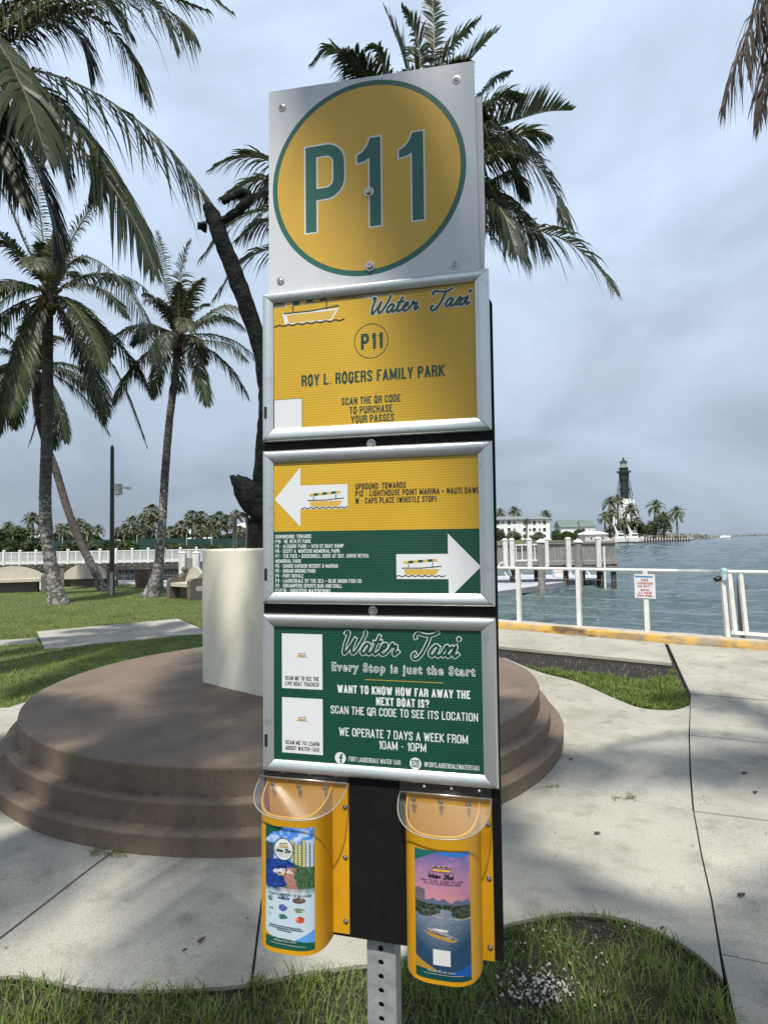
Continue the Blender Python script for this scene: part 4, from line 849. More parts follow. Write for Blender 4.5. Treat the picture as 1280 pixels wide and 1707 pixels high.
mb.add(vs, [tuple(range(n_))]+[(j, n_+j, n_+(j+1) % n_, (j+1) % n_) for j in range(n_)], 'sheet'); obj('rear_panel', mb, None, sign)
nu, nv = 12, 12; mb = MB()
def npos(a, b_, dw=0.0):
    uL = -.2201-.0006*(1-b_); uR = .2121+(.2158-.2121)*(1-b_)
    vT = .7694+(.7513-.7694)*a; vB = .30; 
    return S(uL+(uR-uL)*a, vB+(vT-vB)*b_, -.0095+dw)
vs = [npos(i/nu, j/nv) for j in range(nv+1) for i in range(nu+1)]
mb.add(vs, [(j*(nu+1)+i, j*(nu+1)+i+1, (j+1)*(nu+1)+i+1, (j+1)*(nu+1)+i) for j in range(nv) for i in range(nu)], 'sheet')
ed = [npos(0, 0), npos(0, 1), npos(1, 1), npos(1, 0)]; eb = [npos(0, 0, -.004), npos(0, 1, -.004), npos(1, 1, -.004), npos(1, 0, -.004)]
mb.add(ed+eb, [(0, 1, 5, 4), (1, 2, 6, 5), (2, 3, 7, 6)], 'sheet')
num = obj('number_panel', mb, None, sign)
CX, CY, CR = -.0089, .5494, .2024
mb = MB(); polyS(mb, circ(CX, CY, CR, 128), -.0092, 'pgreen'); obj('green_ring', mb, None, num)
mb = MB(); polyS(mb, circ(CX, CY, CR*.947, 128), -.0090, 'pyel'); obj('yellow_disc', mb, None, num)
one = [(0, .735), (0, .825), (.22, .85), (.42, .91), (.56, 1), (1, 1), (1, 0), (.53, 0), (.53, .775), (.28, .745)]
def offs(pts, d): return inset(pts, -d)
Pst = [(-.1265, .4475+.003), (-.1265, .6225), (-.085, .6225)]
mb = MB()
def bigP(t, w_, m, e_):
    ul, ut, ur, um, ub = -.1262, .6205, -.0660, .5290, .4505
    rad = .028
    def X(a): return a
    bow = rounded([(ul, ut), (ur, ut, 1), (ur, um, 1), (ul, um)], X, X, rad)
    bow = [np.array((ul, ut))]
    for c, a0, a1 in (((ur-rad, ut-rad), 90, 0), ((ur-rad, um+rad), 0, -90)):
        for k in range(9): a = R(a0+(a1-a0)*k/8); bow.append(np.array((c[0]+rad*math.cos(a), c[1]+rad*math.sin(a))))
    bow.append(np.array((ul+t/2-.001, um)))
    ribbon(mb, [(ul, ub-e_)]+bow, t, w_, m)
bigP(.0295, -.0088, 'pw', .003); bigP(.0235, -.0086, 'pgreen', 0)
for (uo, vo, uw, vh) in ((-.0268, .4465, .0490, .184), (.0602, .4468, .0492, .180)):
    pts = [(uo+a*uw, vo+b_*vh) for a, b_ in one]; polyS(mb, offs(pts, .003), -.0088, 'pw'); polyS(mb, pts, -.0086, 'pgreen')
obj('number_lettering', mb, None, num)
for u, v in ((-.1891, .7296), (.1777, .7193), (-.1942, .3567), (.1679, .3476)): bolt_(num, u, v, -.0095, .0050, 'rivet', False)
for u, v in ((-.0027, .5182), (-.0018, .3642)): bolt_(num, u, v, -.0085, .0062)
# ---- three snap frames
def frame(t, b_, it, ib, label):
    L, Rr = -.2325, .2325; iL, iR = -.2100, .2056; rp_ = link('poster_frame', None, sign)
    mb = MB(); sbox(mb, L+.002, Rr-.002, b_+.002, t-.002, -.0128, -.0105, 'black'); obj('backing', mb, None, rp_)
    O = [(L, t), (Rr, t), (Rr, b_), (L, b_)]; I = [(iL, it), (iR, it), (iR, ib), (iL, ib)]
    pr_ = [(0, -.0125), (0, -.0045), (.05, -.0020), (.18, -.0003), (.35, 0.0002), (.55, -.0006), (.75, -.0024), (.92, -.0046), (1.0, -.0060), (1.0, -.0085)]
    for k in range(4):
        o1, o2 = np.array(O[k]), np.array(O[(k+1) % 4]); i1, i2 = np.array(I[k]), np.array(I[(k+1) % 4]); d = (o2-o1)/np.linalg.norm(o2-o1)*.0006
        mb = MB(); vs = []
        for s_, w_ in pr_: a = o1+(i1-o1)*s_+d; c = o2+(i2-o2)*s_-d; vs += [S(*a, w_), S(*c, w_)]
        mb.add(vs, [(2*j, 2*j+2, 2*j+3, 2*j+1)[::-1] for j in range(len(pr_)-1)]+[tuple(range(0, 2*len(pr_), 2)), tuple(range(2*len(pr_)-1, 0, -2))], 'alu')
        obj('rail', mb, None, rp_, 50)
    return rp_
fr1 = frame(.331, .0194, .3092, .0455, ''); fr2 = frame(0, -.3116, -.0248, -.2885, ''); fr3 = frame(-.3323, -.6439, -.3572, -.6215, '')
tag(fr1, 'upper framed yellow poster'); tag(fr2, 'middle framed yellow and green poster with two arrows'); tag(fr3, 'lower framed green poster')
IL, IR = -.2120, .2080; WP = -.0095; W1 = WP+.0002
for fr, t in ((fr1, 0.0792), (fr2, -.252), (fr3, -.583)):
    mb = MB(); sbox(mb, -.2272, -.2215, t-.012, t+.012, -.003, .0012, 'pb'); obj('lock_tag', mb, None, fr)
# poster 1
mb = MB(); quad(mb, IL, IR, .043, .312, WP, 'pyel2'); obj('poster', mb, None, fr1)
mb = MB(); script(mb, -.006, .2055, .2665, .034, .0046, W1, 'pw', .0014); script(mb, -.006, .2055, .2665, .034, .0046, W1+.0004, 'pdk')
obj('title_lettering', mb, None, fr1); mb = MB(); ribbon(mb, circ(-.0015, .2125, .0345, 56), .0016, W1, 'pdk', True); text(mb, 'P11', -.0225, .0225, .1960, .0325, W1, 'pdk', .19)
obj('stop_mark', mb, None, fr1); mb = MB(); text(mb, 'ROY L. ROGERS FAMILY PARK', -.1492, .1446, .1305, .0235, W1, 'pdk', .17)
text(mb, 'SCAN THE QR CODE', -.0641, .0570, .0862, .0150, W1, 'pdk'); text(mb, 'TO PURCHASE', -.0475, .0405, .0672, .0150, W1, 'pdk'); text(mb, 'YOUR PASSES', -.0445, .0434, .0488, .0150, W1, 'pdk')
obj('lettering', mb, None, fr1)
mb = MB(); boat(mb, -.2025, .2585, .146, .055, W1, 'pw'); obj('boat_mark', mb, None, fr1)
mb = MB(); quad(mb, -.2100, -.1475, .043, .107, W1, 'pgreen'); quad(mb, -.2088, -.1487, .0445, .1058, W1+.0001, 'pw'); obj('blank_card', mb, None, fr1)
# poster 2
mb = MB(); quad(mb, IL, IR, -.1655, -.022, WP, 'pyel2'); quad(mb, IL, IR, -.291, -.1655, WP, 'pgreen2'); obj('poster', mb, None, fr2)
mb = MB(); polyS(mb, [(-.2087, -.0993), (-.1527, -.1564), (-.1530, -.1213), (-.0532, -.1213), (-.0532, -.0726), (-.1527, -.0726), (-.1525, -.0352)], W1, 'pw'); obj('arrow', mb, None, fr2); mb = MB()
polyS(mb, [(.2072, -.2374), (.1454, -.1739), (.1454, -.2130), (.0445, -.2130), (.0445, -.2610), (.1455, -.2610), (.1457, -.2960), (.1475, -.2960)][::-1], W1, 'pw'); obj('arrow', mb, None, fr2)
mb = MB(); boat(mb, -.147, -.1205, .094, .034, W1+.0002); obj('boat_mark', mb, None, fr2); mb = MB(); boat(mb, .046, -.2570, .094, .034, W1+.0002); obj('boat_mark', mb, None, fr2)
mb = MB(); text(mb, 'UPBOUND: TOWARDS', -.0370, .0654, -.0843, .0118, W1, 'pb'); text(mb, 'P12 - LIGHTHOUSE POINT MARINA + NAUTI DAWG', -.0370, .2078, -.0985, .0118, W1, 'pb'); text(mb, 'W - CAPS PLACE (WHISTLE STOP)', -.0373, .1250, -.1130, .0118, W1, 'pb')
obj('lettering', mb, None, fr2); mb = MB()
for k, (s_, e_) in enumerate((('DOWNBOUND: TOWARDS', -.130), ('P10 - NE 16TH ST PARK', -.131), ('P9 - ALSDORF PARK + 14TH ST BOAT RAMP', -.062), ('P8 - SCOTT A. WINTERS MEMORIAL PARK', -.070), ('P7 - THE PIER + DOCKSWELL DOCK AT SGT. CHRIS REYKA', -.011), ('MEMORIAL PARK', -.152), ('P6 - SANDS HARBOR RESORT & MARINA', -.074), ('P5 - INDIAN MOUND PARK', -.121), ('P4 - PORT ROYALE', -.147), ('P3 - LAUDERDALE BY THE SEA + BLUE MOON FISH CO.', -.024), ('P2 - BOKAMPERS SPORTS BAR AND GRILL', -.066), ('P1/F10 - SHOOTERS WATERFRONT', -.090))):
    text(mb, s_, -.2074, e_, -.1795-.00995*k, .0074, W1, 'pw', .15)
obj('lettering', mb, None, fr2)
# poster 3
mb = MB(); quad(mb, IL, IR, -.624, -.354, WP, 'pgreen2'); obj('poster', mb, None, fr3)
mb = MB(); script(mb, -.0706, .1735, -.4080, .0440, .0052, W1, 'pw', .0014); script(mb, -.0706, .1735, -.4080, .0440, .0052, W1+.0004, 'pgreen2')
obj('title_lettering', mb, None, fr3); mb = MB(); quad(mb, -.0212, .1317, -.4572, -.4562, W1, 'py'); obj('gold_line', mb, None, fr3); mb = MB()
text(mb, 'WANT TO KNOW HOW FAR AWAY THE', -.0773, .1828, -.4845, .0155, W1, 'pw', .19); text(mb, 'NEXT BOAT IS?', .0011, .1048, -.5050, .0155, W1, 'pw', .19)
text(mb, 'SCAN THE QR CODE TO SEE ITS LOCATION', -.0912, .1963, -.5255, .0155, W1, 'pw', .13)
text(mb, 'WE OPERATE 7 DAYS A WEEK FROM', -.0743, .1768, -.5675, .0160, W1, 'pw', .13); text(mb, '10AM - 10PM', .0049, .0979, -.5880, .0160, W1, 'pw', .13)
obj('lettering', mb, None, fr3); mb = MB(); text(mb, 'FORT LAUDERDALE WATER TAXI', -.0552, .0480, -.6152, .0088, W1, 'pw', .11); text(mb, '@FORTLAUDERDALEWATERTAXI', .0940, .1969, -.6150, .0088, W1, 'pw', .11)
polyS(mb, circ(-.0722, -.6105, .0112, 30), W1, 'pw'); polyS(mb, circ(.0769, -.6105, .0112, 30), W1, 'pw')
ribbon(mb, [(-.0712, -.6205), (-.0712, -.6075), (-.0700, -.6040), (-.0670, -.6035)], .0032, W1+.0001, 'pgreen2'); ribbon(mb, [(-.0752, -.6095), (-.0672, -.6095)], .0026, W1+.00015, 'pgreen2')
ribbon(mb, [(.0708, -.6045), (.0830, -.6045), (.0830, -.6165), (.0708, -.6165)], .0018, W1+.0001, 'pgreen2', True); ribbon(mb, circ(.0769, -.6105, .0034, 18), .0016, W1+.00015, 'pgreen2', True); polyS(mb, circ(.0810, -.6065, .0010, 8), W1+.0002, 'pgreen2')
obj('lettering', mb, None, fr3)
for v, (a_, b_) in ((-.3715, ('SCAN ME TO SEE THE', 'LIVE BOAT TRACKER')), (-.4987, ('SCAN ME TO LEARN', 'ABOUT WATER TAXI'))):
    mb = MB(); quad(mb, -.1938, -.1080, v-.1090, v, W1, 'pw')
    text(mb, a_, -.187, -.1155, v-.0925, .0082, W1+.0001, 'pb', .17); text(mb, b_, -.187, -.1155, v-.1035, .0082, W1+.0001, 'pb', .17); obj('caption_card', mb, None, fr3)
mb = MB(); boat(mb, -.163, -.4180, .024, .009, W1+.0002); obj('boat_mark', mb, None, fr3); mb = MB(); boat(mb, -.163, -.5440, .024, .009, W1+.0002); obj('boat_mark', mb, None, fr3)
# typewriter line from a text curve
def fontmesh(s, size, off=0.0):
    c = bpy.data.curves.new('t', 'FONT'); c.body = s; c.size = size; c.offset = off; c.space_character = 1.25; c.align_x = 'CENTER'; c.resolution_u = 3
    o = bpy.data.objects.new('t', c); COL.objects.link(o); bpy.context.view_layer.update()
    me = bpy.data.meshes.new_from_object(o.evaluated_get(bpy.context.evaluated_depsgraph_get())); bpy.data.objects.remove(o); bpy.data.curves.remove(c)
    return me
def ftext(mb, s, cu, cv, wid, size, w_, m, off=0.0):
    me = fontmesh(s, size, off); vs = [v.co.copy() for v in me.vertices]; fs = [tuple(p.vertices) for p in me.polygons]; bpy.data.meshes.remove(me)
    x0 = min(v.x for v in vs); x1 = max(v.x for v in vs); k = wid/(x1-x0)
    mb.add([S(cu+(v.x-(x0+x1)/2)*k, cv+v.y, w_) for v in vs], fs, m)
mb = MB(); ftext(mb, 'Every Stop is just the Start', .0520, -.4415, .282, .0225, W1, 'pw', .0011); ftext(mb, 'Every Stop is just the Start', .0520, -.4415, .2805, .0225, W1+.0002, 'pgreen2', -.00018); obj('motto_lettering', mb, None, fr3)
for v, fr in ((.0063, sign), (-.3231, sign)): bolt_(sign, -.004, v, -.0125, .0055)
# ---- brochure holders
def value_noise(seed):
    r = np.random.default_rng(seed); g_ = r.random((64, 64))
    def f(x, y):
        xi, yi = int(math.floor(x)), int(math.floor(y)); fx, fy = x-xi, y-yi; fx = fx*fx*(3-2*fx); fy = fy*fy*(3-2*fy)
        a = g_[xi % 64][yi % 64]; b2 = g_[(xi+1) % 64][yi % 64]; c = g_[xi % 64][(yi+1) % 64]; d = g_[(xi+1) % 64][(yi+1) % 64]
        return (a*(1-fx)+b2*fx)*(1-fy)+(c*(1-fx)+d*fx)*fy
    return f
VN = value_noise(5)
def lerp3(a, b2, t): t = max(0, min(1, t)); return tuple(a[i]*(1-t)+b2[i]*t for i in range(3))
GRN = (.008, .085, .055); GLD = (.50, .27, .03); BLU = (.06, .22, .62)
def paint1(x, y):      # y 0 bottom, 1 top
    n = VN(x*14, y*34); n2 = VN(x*40+9, y*90)
    cr2 = ((x-.40)/.20)**2+((y-.815)/.095)**2
    if cr2 < 1: return (.66, .67, .64) if cr2 < .82 else (.01, .05, .08)
    top = .90+.10*(x-.15)**2*.5
    if y > .955+.0*x and x < .42 and y > 1-.12*(1-x/.42)-.005: return GRN
    if y > .985-.11*abs(x-.45)**1.3*0: 
        pass
    if y > 1-.13*max(0, 1-x/.40)**1.6: return GRN
    if y < .055+.035*(1-x)+.01*math.sin(x*3): return GRN
    if y < .12-.16*x and x < .4: return GLD
    if y < .165-.10*(1-x)*2.2+.0 and x > .35 and y < .05+.17*(x-.3)**.8: return (.10, .30, .62)
    if y > .90: c = BLU; return lerp3(c, (.6, .7, .85), (n-.4)*2*(1-abs(y-.93)*10))
    if y > .705+.03*math.sin(x*5):      # sky with towers
        if x > .55:
            st = int(x*40) % 3; fl = int(y*130) % 2; c = (.42, .42, .20) if x < .83 else (.42, .50, .56)
            if y > .90-.02*((int(x*12)) % 3): return lerp3(BLU, (.6, .7, .85), n)
            return tuple(q*(1.1 if st else .35)*(1.15 if fl else .75) for q in c)
        if x < .2 and y < .86: return tuple(q*(.6+.8*n2) for q in (.05, .06, .08))
        return lerp3(BLU, (.5, .62, .8), (n-.3)*1.6)
    if y > .50:
        land_ = .28+.55*(y-.5)/.2+.06*math.sin(y*50)
        wat = x < (.95-1.35*abs(y-.62)*1.2-.35*(y < .6)*1) and x < .62
        bx, by = (x-.38)/.20, (y-.628)/.030
        if bx*bx+by*by < 1 and n2 > .35: return (.62, .64, .62) if by > -.2 else (.55, .40, .10)
        wx = .55+.9*(.66-y)
        if abs(x-(.50+.55*abs(y-.60)*1.6)) < .10 and .505 < y < .67: return tuple(q*(.6+.8*n2) for q in (.36, .16, .13))
        if wat: return lerp3((.005, .02, .12), (.02, .07, .32), n)
        return lerp3((.012, .05, .02), (.09, .17, .08), n2)
    if y > .44: 
        t = (y-.44)/.06; base = (.005, .03, .10) if x < .35 else ((.30, .16, .13) if x < .7 else (.05, .1, .05))
        return lerp3((.46, .56, .62), base, (t+n*.6-.5)*1.1)
    c = (.47, .57, .64)
    for (ax, ay, rx, ry, cc_) in ((.70, .405, .13, .024, (.10, .06, .04)), (.38, .335, .085, .030, (.06, .09, .25)), (.70, .325, .12, .02, (.16, .20, .12)), (.38, .262, .09, .022, (.03, .12, .08)), (.72, .250, .09, .028, (.42, .07, .03)), (.12, .40, .06, .022, (.1, .12, .13)), (.13, .32, .07, .012, (.2, .24, .26)), (.12, .27, .05, .012, (.3, .36, .4)), (.40, .415, .13, .014, (.04, .06, .12))):
        dx, dy = (x-ax)/rx, (y-ay)/ry
        if dx*dx+dy*dy < 1: return cc_ if n2 > .35 else tuple(min(1, q*2.4+.1) for q in cc_)
    return c
def paint2(x, y):
    n = VN(x*9+3, y*40+7); n2 = VN(x*34, y*95)
    if .32 < x < .63 and .115 < y < .235: return (.66, .66, .64)
    if y > 1-.10*max(0, 1-x/.5)**1.3: return (.012, .12, .10)
    if y > .962+.10*(x-.78)**2 and x > .45: return (.03, .16, .50)
    if y < .075-.04*x+.01*math.sin(x*4): return (.005, .06, .06)
    if y < .16-.22*x and x < .6: return (.40, .22, .03)
    if x > .5 and y < .03+.20*(x-.5): return (.01, .09, .34)
    if y > .585:
        t = (y-.585)/.4; c = lerp3((.55, .24, .25), (.10, .11, .32), t**1.3); c = lerp3(c, (.42, .18, .33), (n-.45)*2.2*(1-abs(t-.4)))
        if x < .2+.0 and y < .70-.15*abs(x-.1) and y < .71: return tuple(q*(.7+.5*(int(y*160) % 2)) for q in (.13, .12, .15))
        if y < .60+.035*VN(x*18, 3) : return (.10, .12, .20)
        return c
    if y > .53-.02*math.sin(x*9)-.05*(abs(x-.55) > .1)*.6: 
        return lerp3((.015, .03, .02), (.12, .12, .08), (n2-.35)*1.6)
    if abs(y-(.485+.05*abs(x-.5)*(1 if x < .5 else -.3))) < .006 and not .52 < x < .60: return (.33, .31, .28)
    t = (.53-y)/.4; c = lerp3((.24, .28, .34), (.02, .06, .12), t+.9*abs(x-.45)); c = lerp3(c, (.01, .03, .06), (n2-.5)*.9)
    bx = (x-.46)/.30; yl = .345-.03*bx
    if abs(bx) < 1 and abs(y-yl) < .030*(1-bx**4):
        q = (y-yl)/.03
        return (.45, .26, .04) if q < -.15 else ((.10, .10, .14) if q < .45 and n2 > .4 else (.34, .32, .32))
    if abs(x-.45) < .13 and abs(y-.385) < .010: return (.62, .62, .62)
    return c
def holder(u0, u1, fl, v0, v1, label, paint, st, lsm):
    """u0..u1 pocket, fl right edge of flange, v0 bottom, v1 top"""
    h_ = link('brochure_holder', None, sign); tag(h_, label); WB = -.0125
    mb = MB(); c = .006
    sbox(mb, u0-.002, fl, v0+.006, v1, WB, WB+.003, 'yellow'); obj('back_plate', mb, None, h_)
    a = (u1-u0)/2; cu = (u0+u1)/2; dep = .070; ns = 40
    def sec(k, ins=0.0):
        th = math.pi*k/ns; cx_ = math.cos(th); sx_ = math.sin(th)
        x = math.copysign(abs(cx_)**.62, cx_)*(a-ins); y = (abs(sx_)**.80)*(dep-ins)
        return cu-x, WB+.003+y
    _q = [sec(ns*i/400) for i in range(401)]; _L = [0]
    for i in range(400): _L.append(_L[-1]+math.dist(_q[i], _q[i+1]))
    def seca(f): return sec(float(np.interp(f*_L[-1], _L, np.arange(401)))*ns/400)
    def rim(y): return v1-.008-.036*((y-WB-.003)/dep)**1.0
    mb = MB(); vs = []; rows_ = 12
    for r_ in range(rows_+1):
        for k in range(ns+1):
            uu, ww = sec(k); zt = rim(ww); bot = v0-.0*ww
            f = r_/rows_; vs.append(S(uu, bot+(zt-bot)*f, ww))
    for r_ in range(rows_+1):
        for k in range(ns+1):
            uu, ww = sec(k, .0028); zt = rim(ww); f = r_/rows_; vs.append(S(uu, v0+.003+(zt-v0-.003)*f, ww))
    nn_ = ns+1; o2 = nn_*(rows_+1)
    fs = [(r_*nn_+k, r_*nn_+k+1, (r_+1)*nn_+k+1, (r_+1)*nn_+k) for r_ in range(rows_) for k in range(ns)]
    fs += [(o2+r_*nn_+k+1, o2+r_*nn_+k, o2+(r_+1)*nn_+k, o2+(r_+1)*nn_+k+1) for r_ in range(rows_) for k in range(ns)]
    fs += [(rows_*nn_+k, rows_*nn_+k+1, o2+rows_*nn_+k+1, o2+rows_*nn_+k) for k in range(ns)]
    fs += [tuple(range(ns, -1, -1)), tuple(o2+k for k in range(nn_))]
    mb.add(vs, fs, 'yellow'); obj('pocket', mb, None, h_, 40)
    # printed sticker following the curve
    NU, NV = 100, 250; k0, k1, s0, s1 = st; vs = []; col_ = []
    for j in range(NV+1):
        for i in range(NU+1):
            kk = k0+(k1-k0)*i/NU; uu, ww = seca(kk); u2, w2 = seca(kk+.004); nx_, nw = (w2-ww), -(u2-uu); l = math.hypot(nx_, nw) or 1
            nx_, nw = -nx_/l, -nw/l
            if nw < 0: nx_, nw = -nx_, -nw
            vs.append(S(uu+nx_*.0005, s0+(s1-s0)*j/NV, ww+nw*.0005)); col_.append(paint(i/NU, j/NV))
    mb = MB(); mb.add(vs, [(j*(NU+1)+i, j*(NU+1)+i+1, (j+1)*(NU+1)+i+1, (j+1)*(NU+1)+i) for j in range(NV) for i in range(NU)], 'ink')
    me = mesh('brochure_sticker', mb, None, 1); at = me.color_attributes.new('ink', 'FLOAT_COLOR', 'POINT'); at.data.foreach_set('color', np.array([(*c, 1) for c in col_], dtype=np.float32).ravel())
    stk = link('brochure_sticker', me, h_)
    # lettering wrapped on the curve
    mb = MB(); lsm(mb)
    def wrap(v):
        x, yy, z = v; lay = -yy; kk = k0+(k1-k0)*max(-.02, min(1.02, x)); uu, ww = seca(kk); return S(uu, 0, ww+.0012+lay)[0:2]+(s0+(s1-s0)*z-VG,)
    mb.v = [wrap((v[0], v[1], v[2]+VG)) for v in mb.v]
    obj('sticker_lettering', mb, None, h_)
    # screws on flange
    for v in (v1-.045, (v0+v1)/2+.005, v0+.03): bolt_(h_, fl-.0075, v, WB+.003, .0030, 'screw', False)
    # clear lid with piano hinge
    mb = MB(); hv = v1+.004; L0, L1 = u0-.014, fl-.001; cu2 = (L0+L1)/2; a2 = (L1-L0)/2; n = 36; ring = []
    for k in range(n+1):
        th = math.pi*k/n; ring.append((cu2-a2*math.copysign(abs(math.cos(th))**.8, math.cos(th)), .083*abs(math.sin(th))**.75))
    drop = .46
    top = [S(u, hv-.004-y*drop, WB+.006+y) for u, y in ring]; bot_ = [S(u, hv-.004-y*drop-.0028, WB+.006+y-.0004) for u, y in ring]; m_ = len(ring)
    mb.add(top+bot_, [tuple(range(m_)), tuple(range(2*m_-1, m_-1, -1))]+[(k, m_+k, m_+k+1, k+1) for k in range(m_-1)]+[(0, m_-1, 2*m_-1, m_)], 'clear')
    sbox(mb, L0, L1, hv-.002, hv+.016, WB+.001, WB+.004, 'clear')
    lid = obj('lid', mb, None, h_, 30)
    mb = MB(); mb.tube([S(u, hv-.0055-y*drop, WB+.006+y) for u, y in ring], .0011, 6, 'clear_edge'); obj('lid_edge', mb, None, lid, 1)
    mb = MB(); mb.tube([S(L0, hv-.002, WB+.0075), S(L1, hv-.002, WB+.0075)], .0019, 8, 'bolt'); obj('hinge', mb, None, lid, 1)
    for k in range(3):
        u = L0+(L1-L0)*(.16+.30*k); s_ = bolt_(lid, u, hv-.014, WB+.011, .0028, 'hinge_bolt'); s_ = bolt_(lid, u+.02, hv+.010, WB+.004, .0022, 'hinge_screw', False)
    return h_
def T1(mb):
    def q(cx, cy, r_, n=30): return [(cx+r_*math.cos(6.28318*k/n), cy+r_*.42*math.sin(6.28318*k/n)) for k in range(n)]
    boat(mb, .28, .832, .24, .040, .0003)
    script(mb, .25, .56, .800, .022, .008, .0005, 'pdk')
    ftext(mb, 'Locals & Boat', .40, .776, .26, .016, .0004, 'pdk'); ftext(mb, 'Partners', .40, .758, .18, .016, .0004, 'pdk')
    text(mb, 'YOUR PASSPORT TO SAVINGS!'.replace('!', ''), .06, .94, .436, .020, .0004, 'pb', .2)
    for k, (a, b2) in enumerate(((.10, .74), (.08, .78), (.26, .56))): ribbon(mb, [(a+(b2-a)*j/30, .190-.016*k-.012*(j/30)+.002*((j*7) % 3)) for j in range(31)], .0055, .0004, 'pb')
    ftext(mb, 'WaterTaxi.com', .42, .062, .44, .026, .0004, 'pw')
    ribbon(mb, [(.12+.7*j/30, .045-.012*(j/30)+.001*((j*7) % 3)) for j in range(31)], .004, .0004, 'box_grey')
def T2(mb):
    boat(mb, .27, .838, .44, .050, .0003); script(mb, .25, .72, .795, .028, .010, .0004, 'pb')
    text(mb, 'BOAT TOURS, SUNSET CRUISES', .13, .86, .762, .014, .0004, 'pb', .2); text(mb, 'PRIVATE CHARTERS & MORE', .17, .82, .740, .014, .0004, 'pb', .2)
    ftext(mb, 'WaterTaxi.com', .46, .062, .48, .026, .0004, 'pw')
    ribbon(mb, [(.15+.7*j/30, .045+.001*((j*7) % 3)) for j in range(31)], .004, .0004, 'box_grey')
holder(-.2260, -.0890, -.0560, -.9490, -.6585, 'left yellow brochure holder', paint1, (.31, .735, -.9400, -.7190), T1)
holder(.0600, .1975, .2185, -.9600, -.6650, 'right yellow brochure holder', paint2, (.307, .742, -.9520, -.7330), T2)
# ================================================================== RAILING
RZ = 1.045
rail = thing('seawall_railing', KB[2], 'white pipe railing along the yellow edged seawall', 'railing')
def onk(px, py=1050):
    d = ray(px, py); d2 = Vector((d.x, d.y)); p0 = KF[2]+kn*.15; # intersect vertical plane of the kerb
    t = ((p0-C0).dot(kn))/(Vector((d.x, d.y, 0)).dot(kn)); q = C0+Vector((d.x, d.y, 0))*t; q.z = 0; return q
posts = [866, 966, 1079]
Rl = onk(430); Rr_ = onk(1500)
mb = MB(); mb.tube([Vector((Rl.x, Rl.y, RZ)), Vector((Rr_.x, Rr_.y, RZ))], .026, 12, 'white'); obj('top_rail', local(mb, rail.location), None, rail, 50)
for px in [560, 660, 766] + posts:
    q = onk(px); mb = MB(); mb.box((q.x, q.y, .12+(RZ-.13)/2), (.066, .066, RZ-.14), 'white', rz=math.atan2(kd.y, kd.x)); obj('railing_post', local(mb, rail.location), None, rail)
for z in (.28, .43, .58, .73, .88):
    q1 = onk(1207); mb = MB(); mb.tube([Vector((Rl.x, Rl.y, z)), Vector((q1.x, q1.y, z))], .0022, 4, 'box_grey'); obj('cable', local(mb, rail.location), None, rail)
q = onk(1212); lean = Vector((-.05, 0, 0)); mb = MB()
mb.tube([Vector((q.x, q.y, .12)), Vector((q.x, q.y, RZ))+lean], .036, 4, 'white'); obj('railing_post', local(mb, rail.location), None, rail); 
# gate section
gt = thing('railing_gate', onk(1225), 'white metal gate frame at the right end of the seawall railing', 'gate')
for k, (px, w_) in enumerate(((1224, .055), (1243, .05))):
    q = onk(px); q2 = onk(px-6); mb = MB(); a = Vector((q.x, q.y, .19)); b2 = Vector((q2.x, q2.y, RZ-.03)); mb.tube([a, b2], w_*.72, 4, 'white'); obj('gate_stile', local(mb, gt.location), None, gt)
q = onk(1219); q2 = onk(1500); mb = MB(); mb.tube([Vector((q.x, q.y, .19)), Vector((q2.x, q2.y, .19))], .036, 4, 'white'); obj('bottom_rail', local(mb, gt.location), None, gt)
q = onk(1234)+kn*.12; mb = MB(); mb.box((q.x, q.y, .35), (.06, .05, 1.2), 'wood'); obj('rear_post', local(mb, gt.location), None, gt)
for z in (.35, .5, .65, .8): mb = MB(); q = onk(1246); mb.tube([Vector((q.x, q.y, z)), Vector((q2.x, q2.y, z))], .0022, 4, 'box_grey'); obj('cable', local(mb, gt.location), None, gt)
# cloth knotted to the rail
q = onk(1205, 960); mb = MB(); r_ = random.Random(4); c = Vector((q.x-.01, q.y-.03, RZ))
mb.lathe([(.02, -.14), (.045, -.12), (.035, -.08), (.05, -.04), (.045, .01), (.05, .035), (.02, .05), (.001, .05)], 9, 'cloth'); mb.v = [(v[0]*r_.uniform(.7, 1.2), v[1]*r_.uniform(.7, 1.2), v[2]+r_.uniform(-.01, .01)) for v in mb.v]
th = tag(obj('rag', mb, None, None, 1, c), 'pale blue cloth knotted round the railing near the gate', 'cloth')
mb = MB(); mb.tube([(0, 0, 0), (-.04, -.01, -.02), (-.08, 0, -.03), (-.11, .01, -.02)], [.02, .045, .035, .01], 8, 'pb'); tag(obj('glove', mb, None, None, 1, c+Vector((-.055, -.03, -.075))), 'black bundle hanging from the railing beside the blue cloth', 'bag')
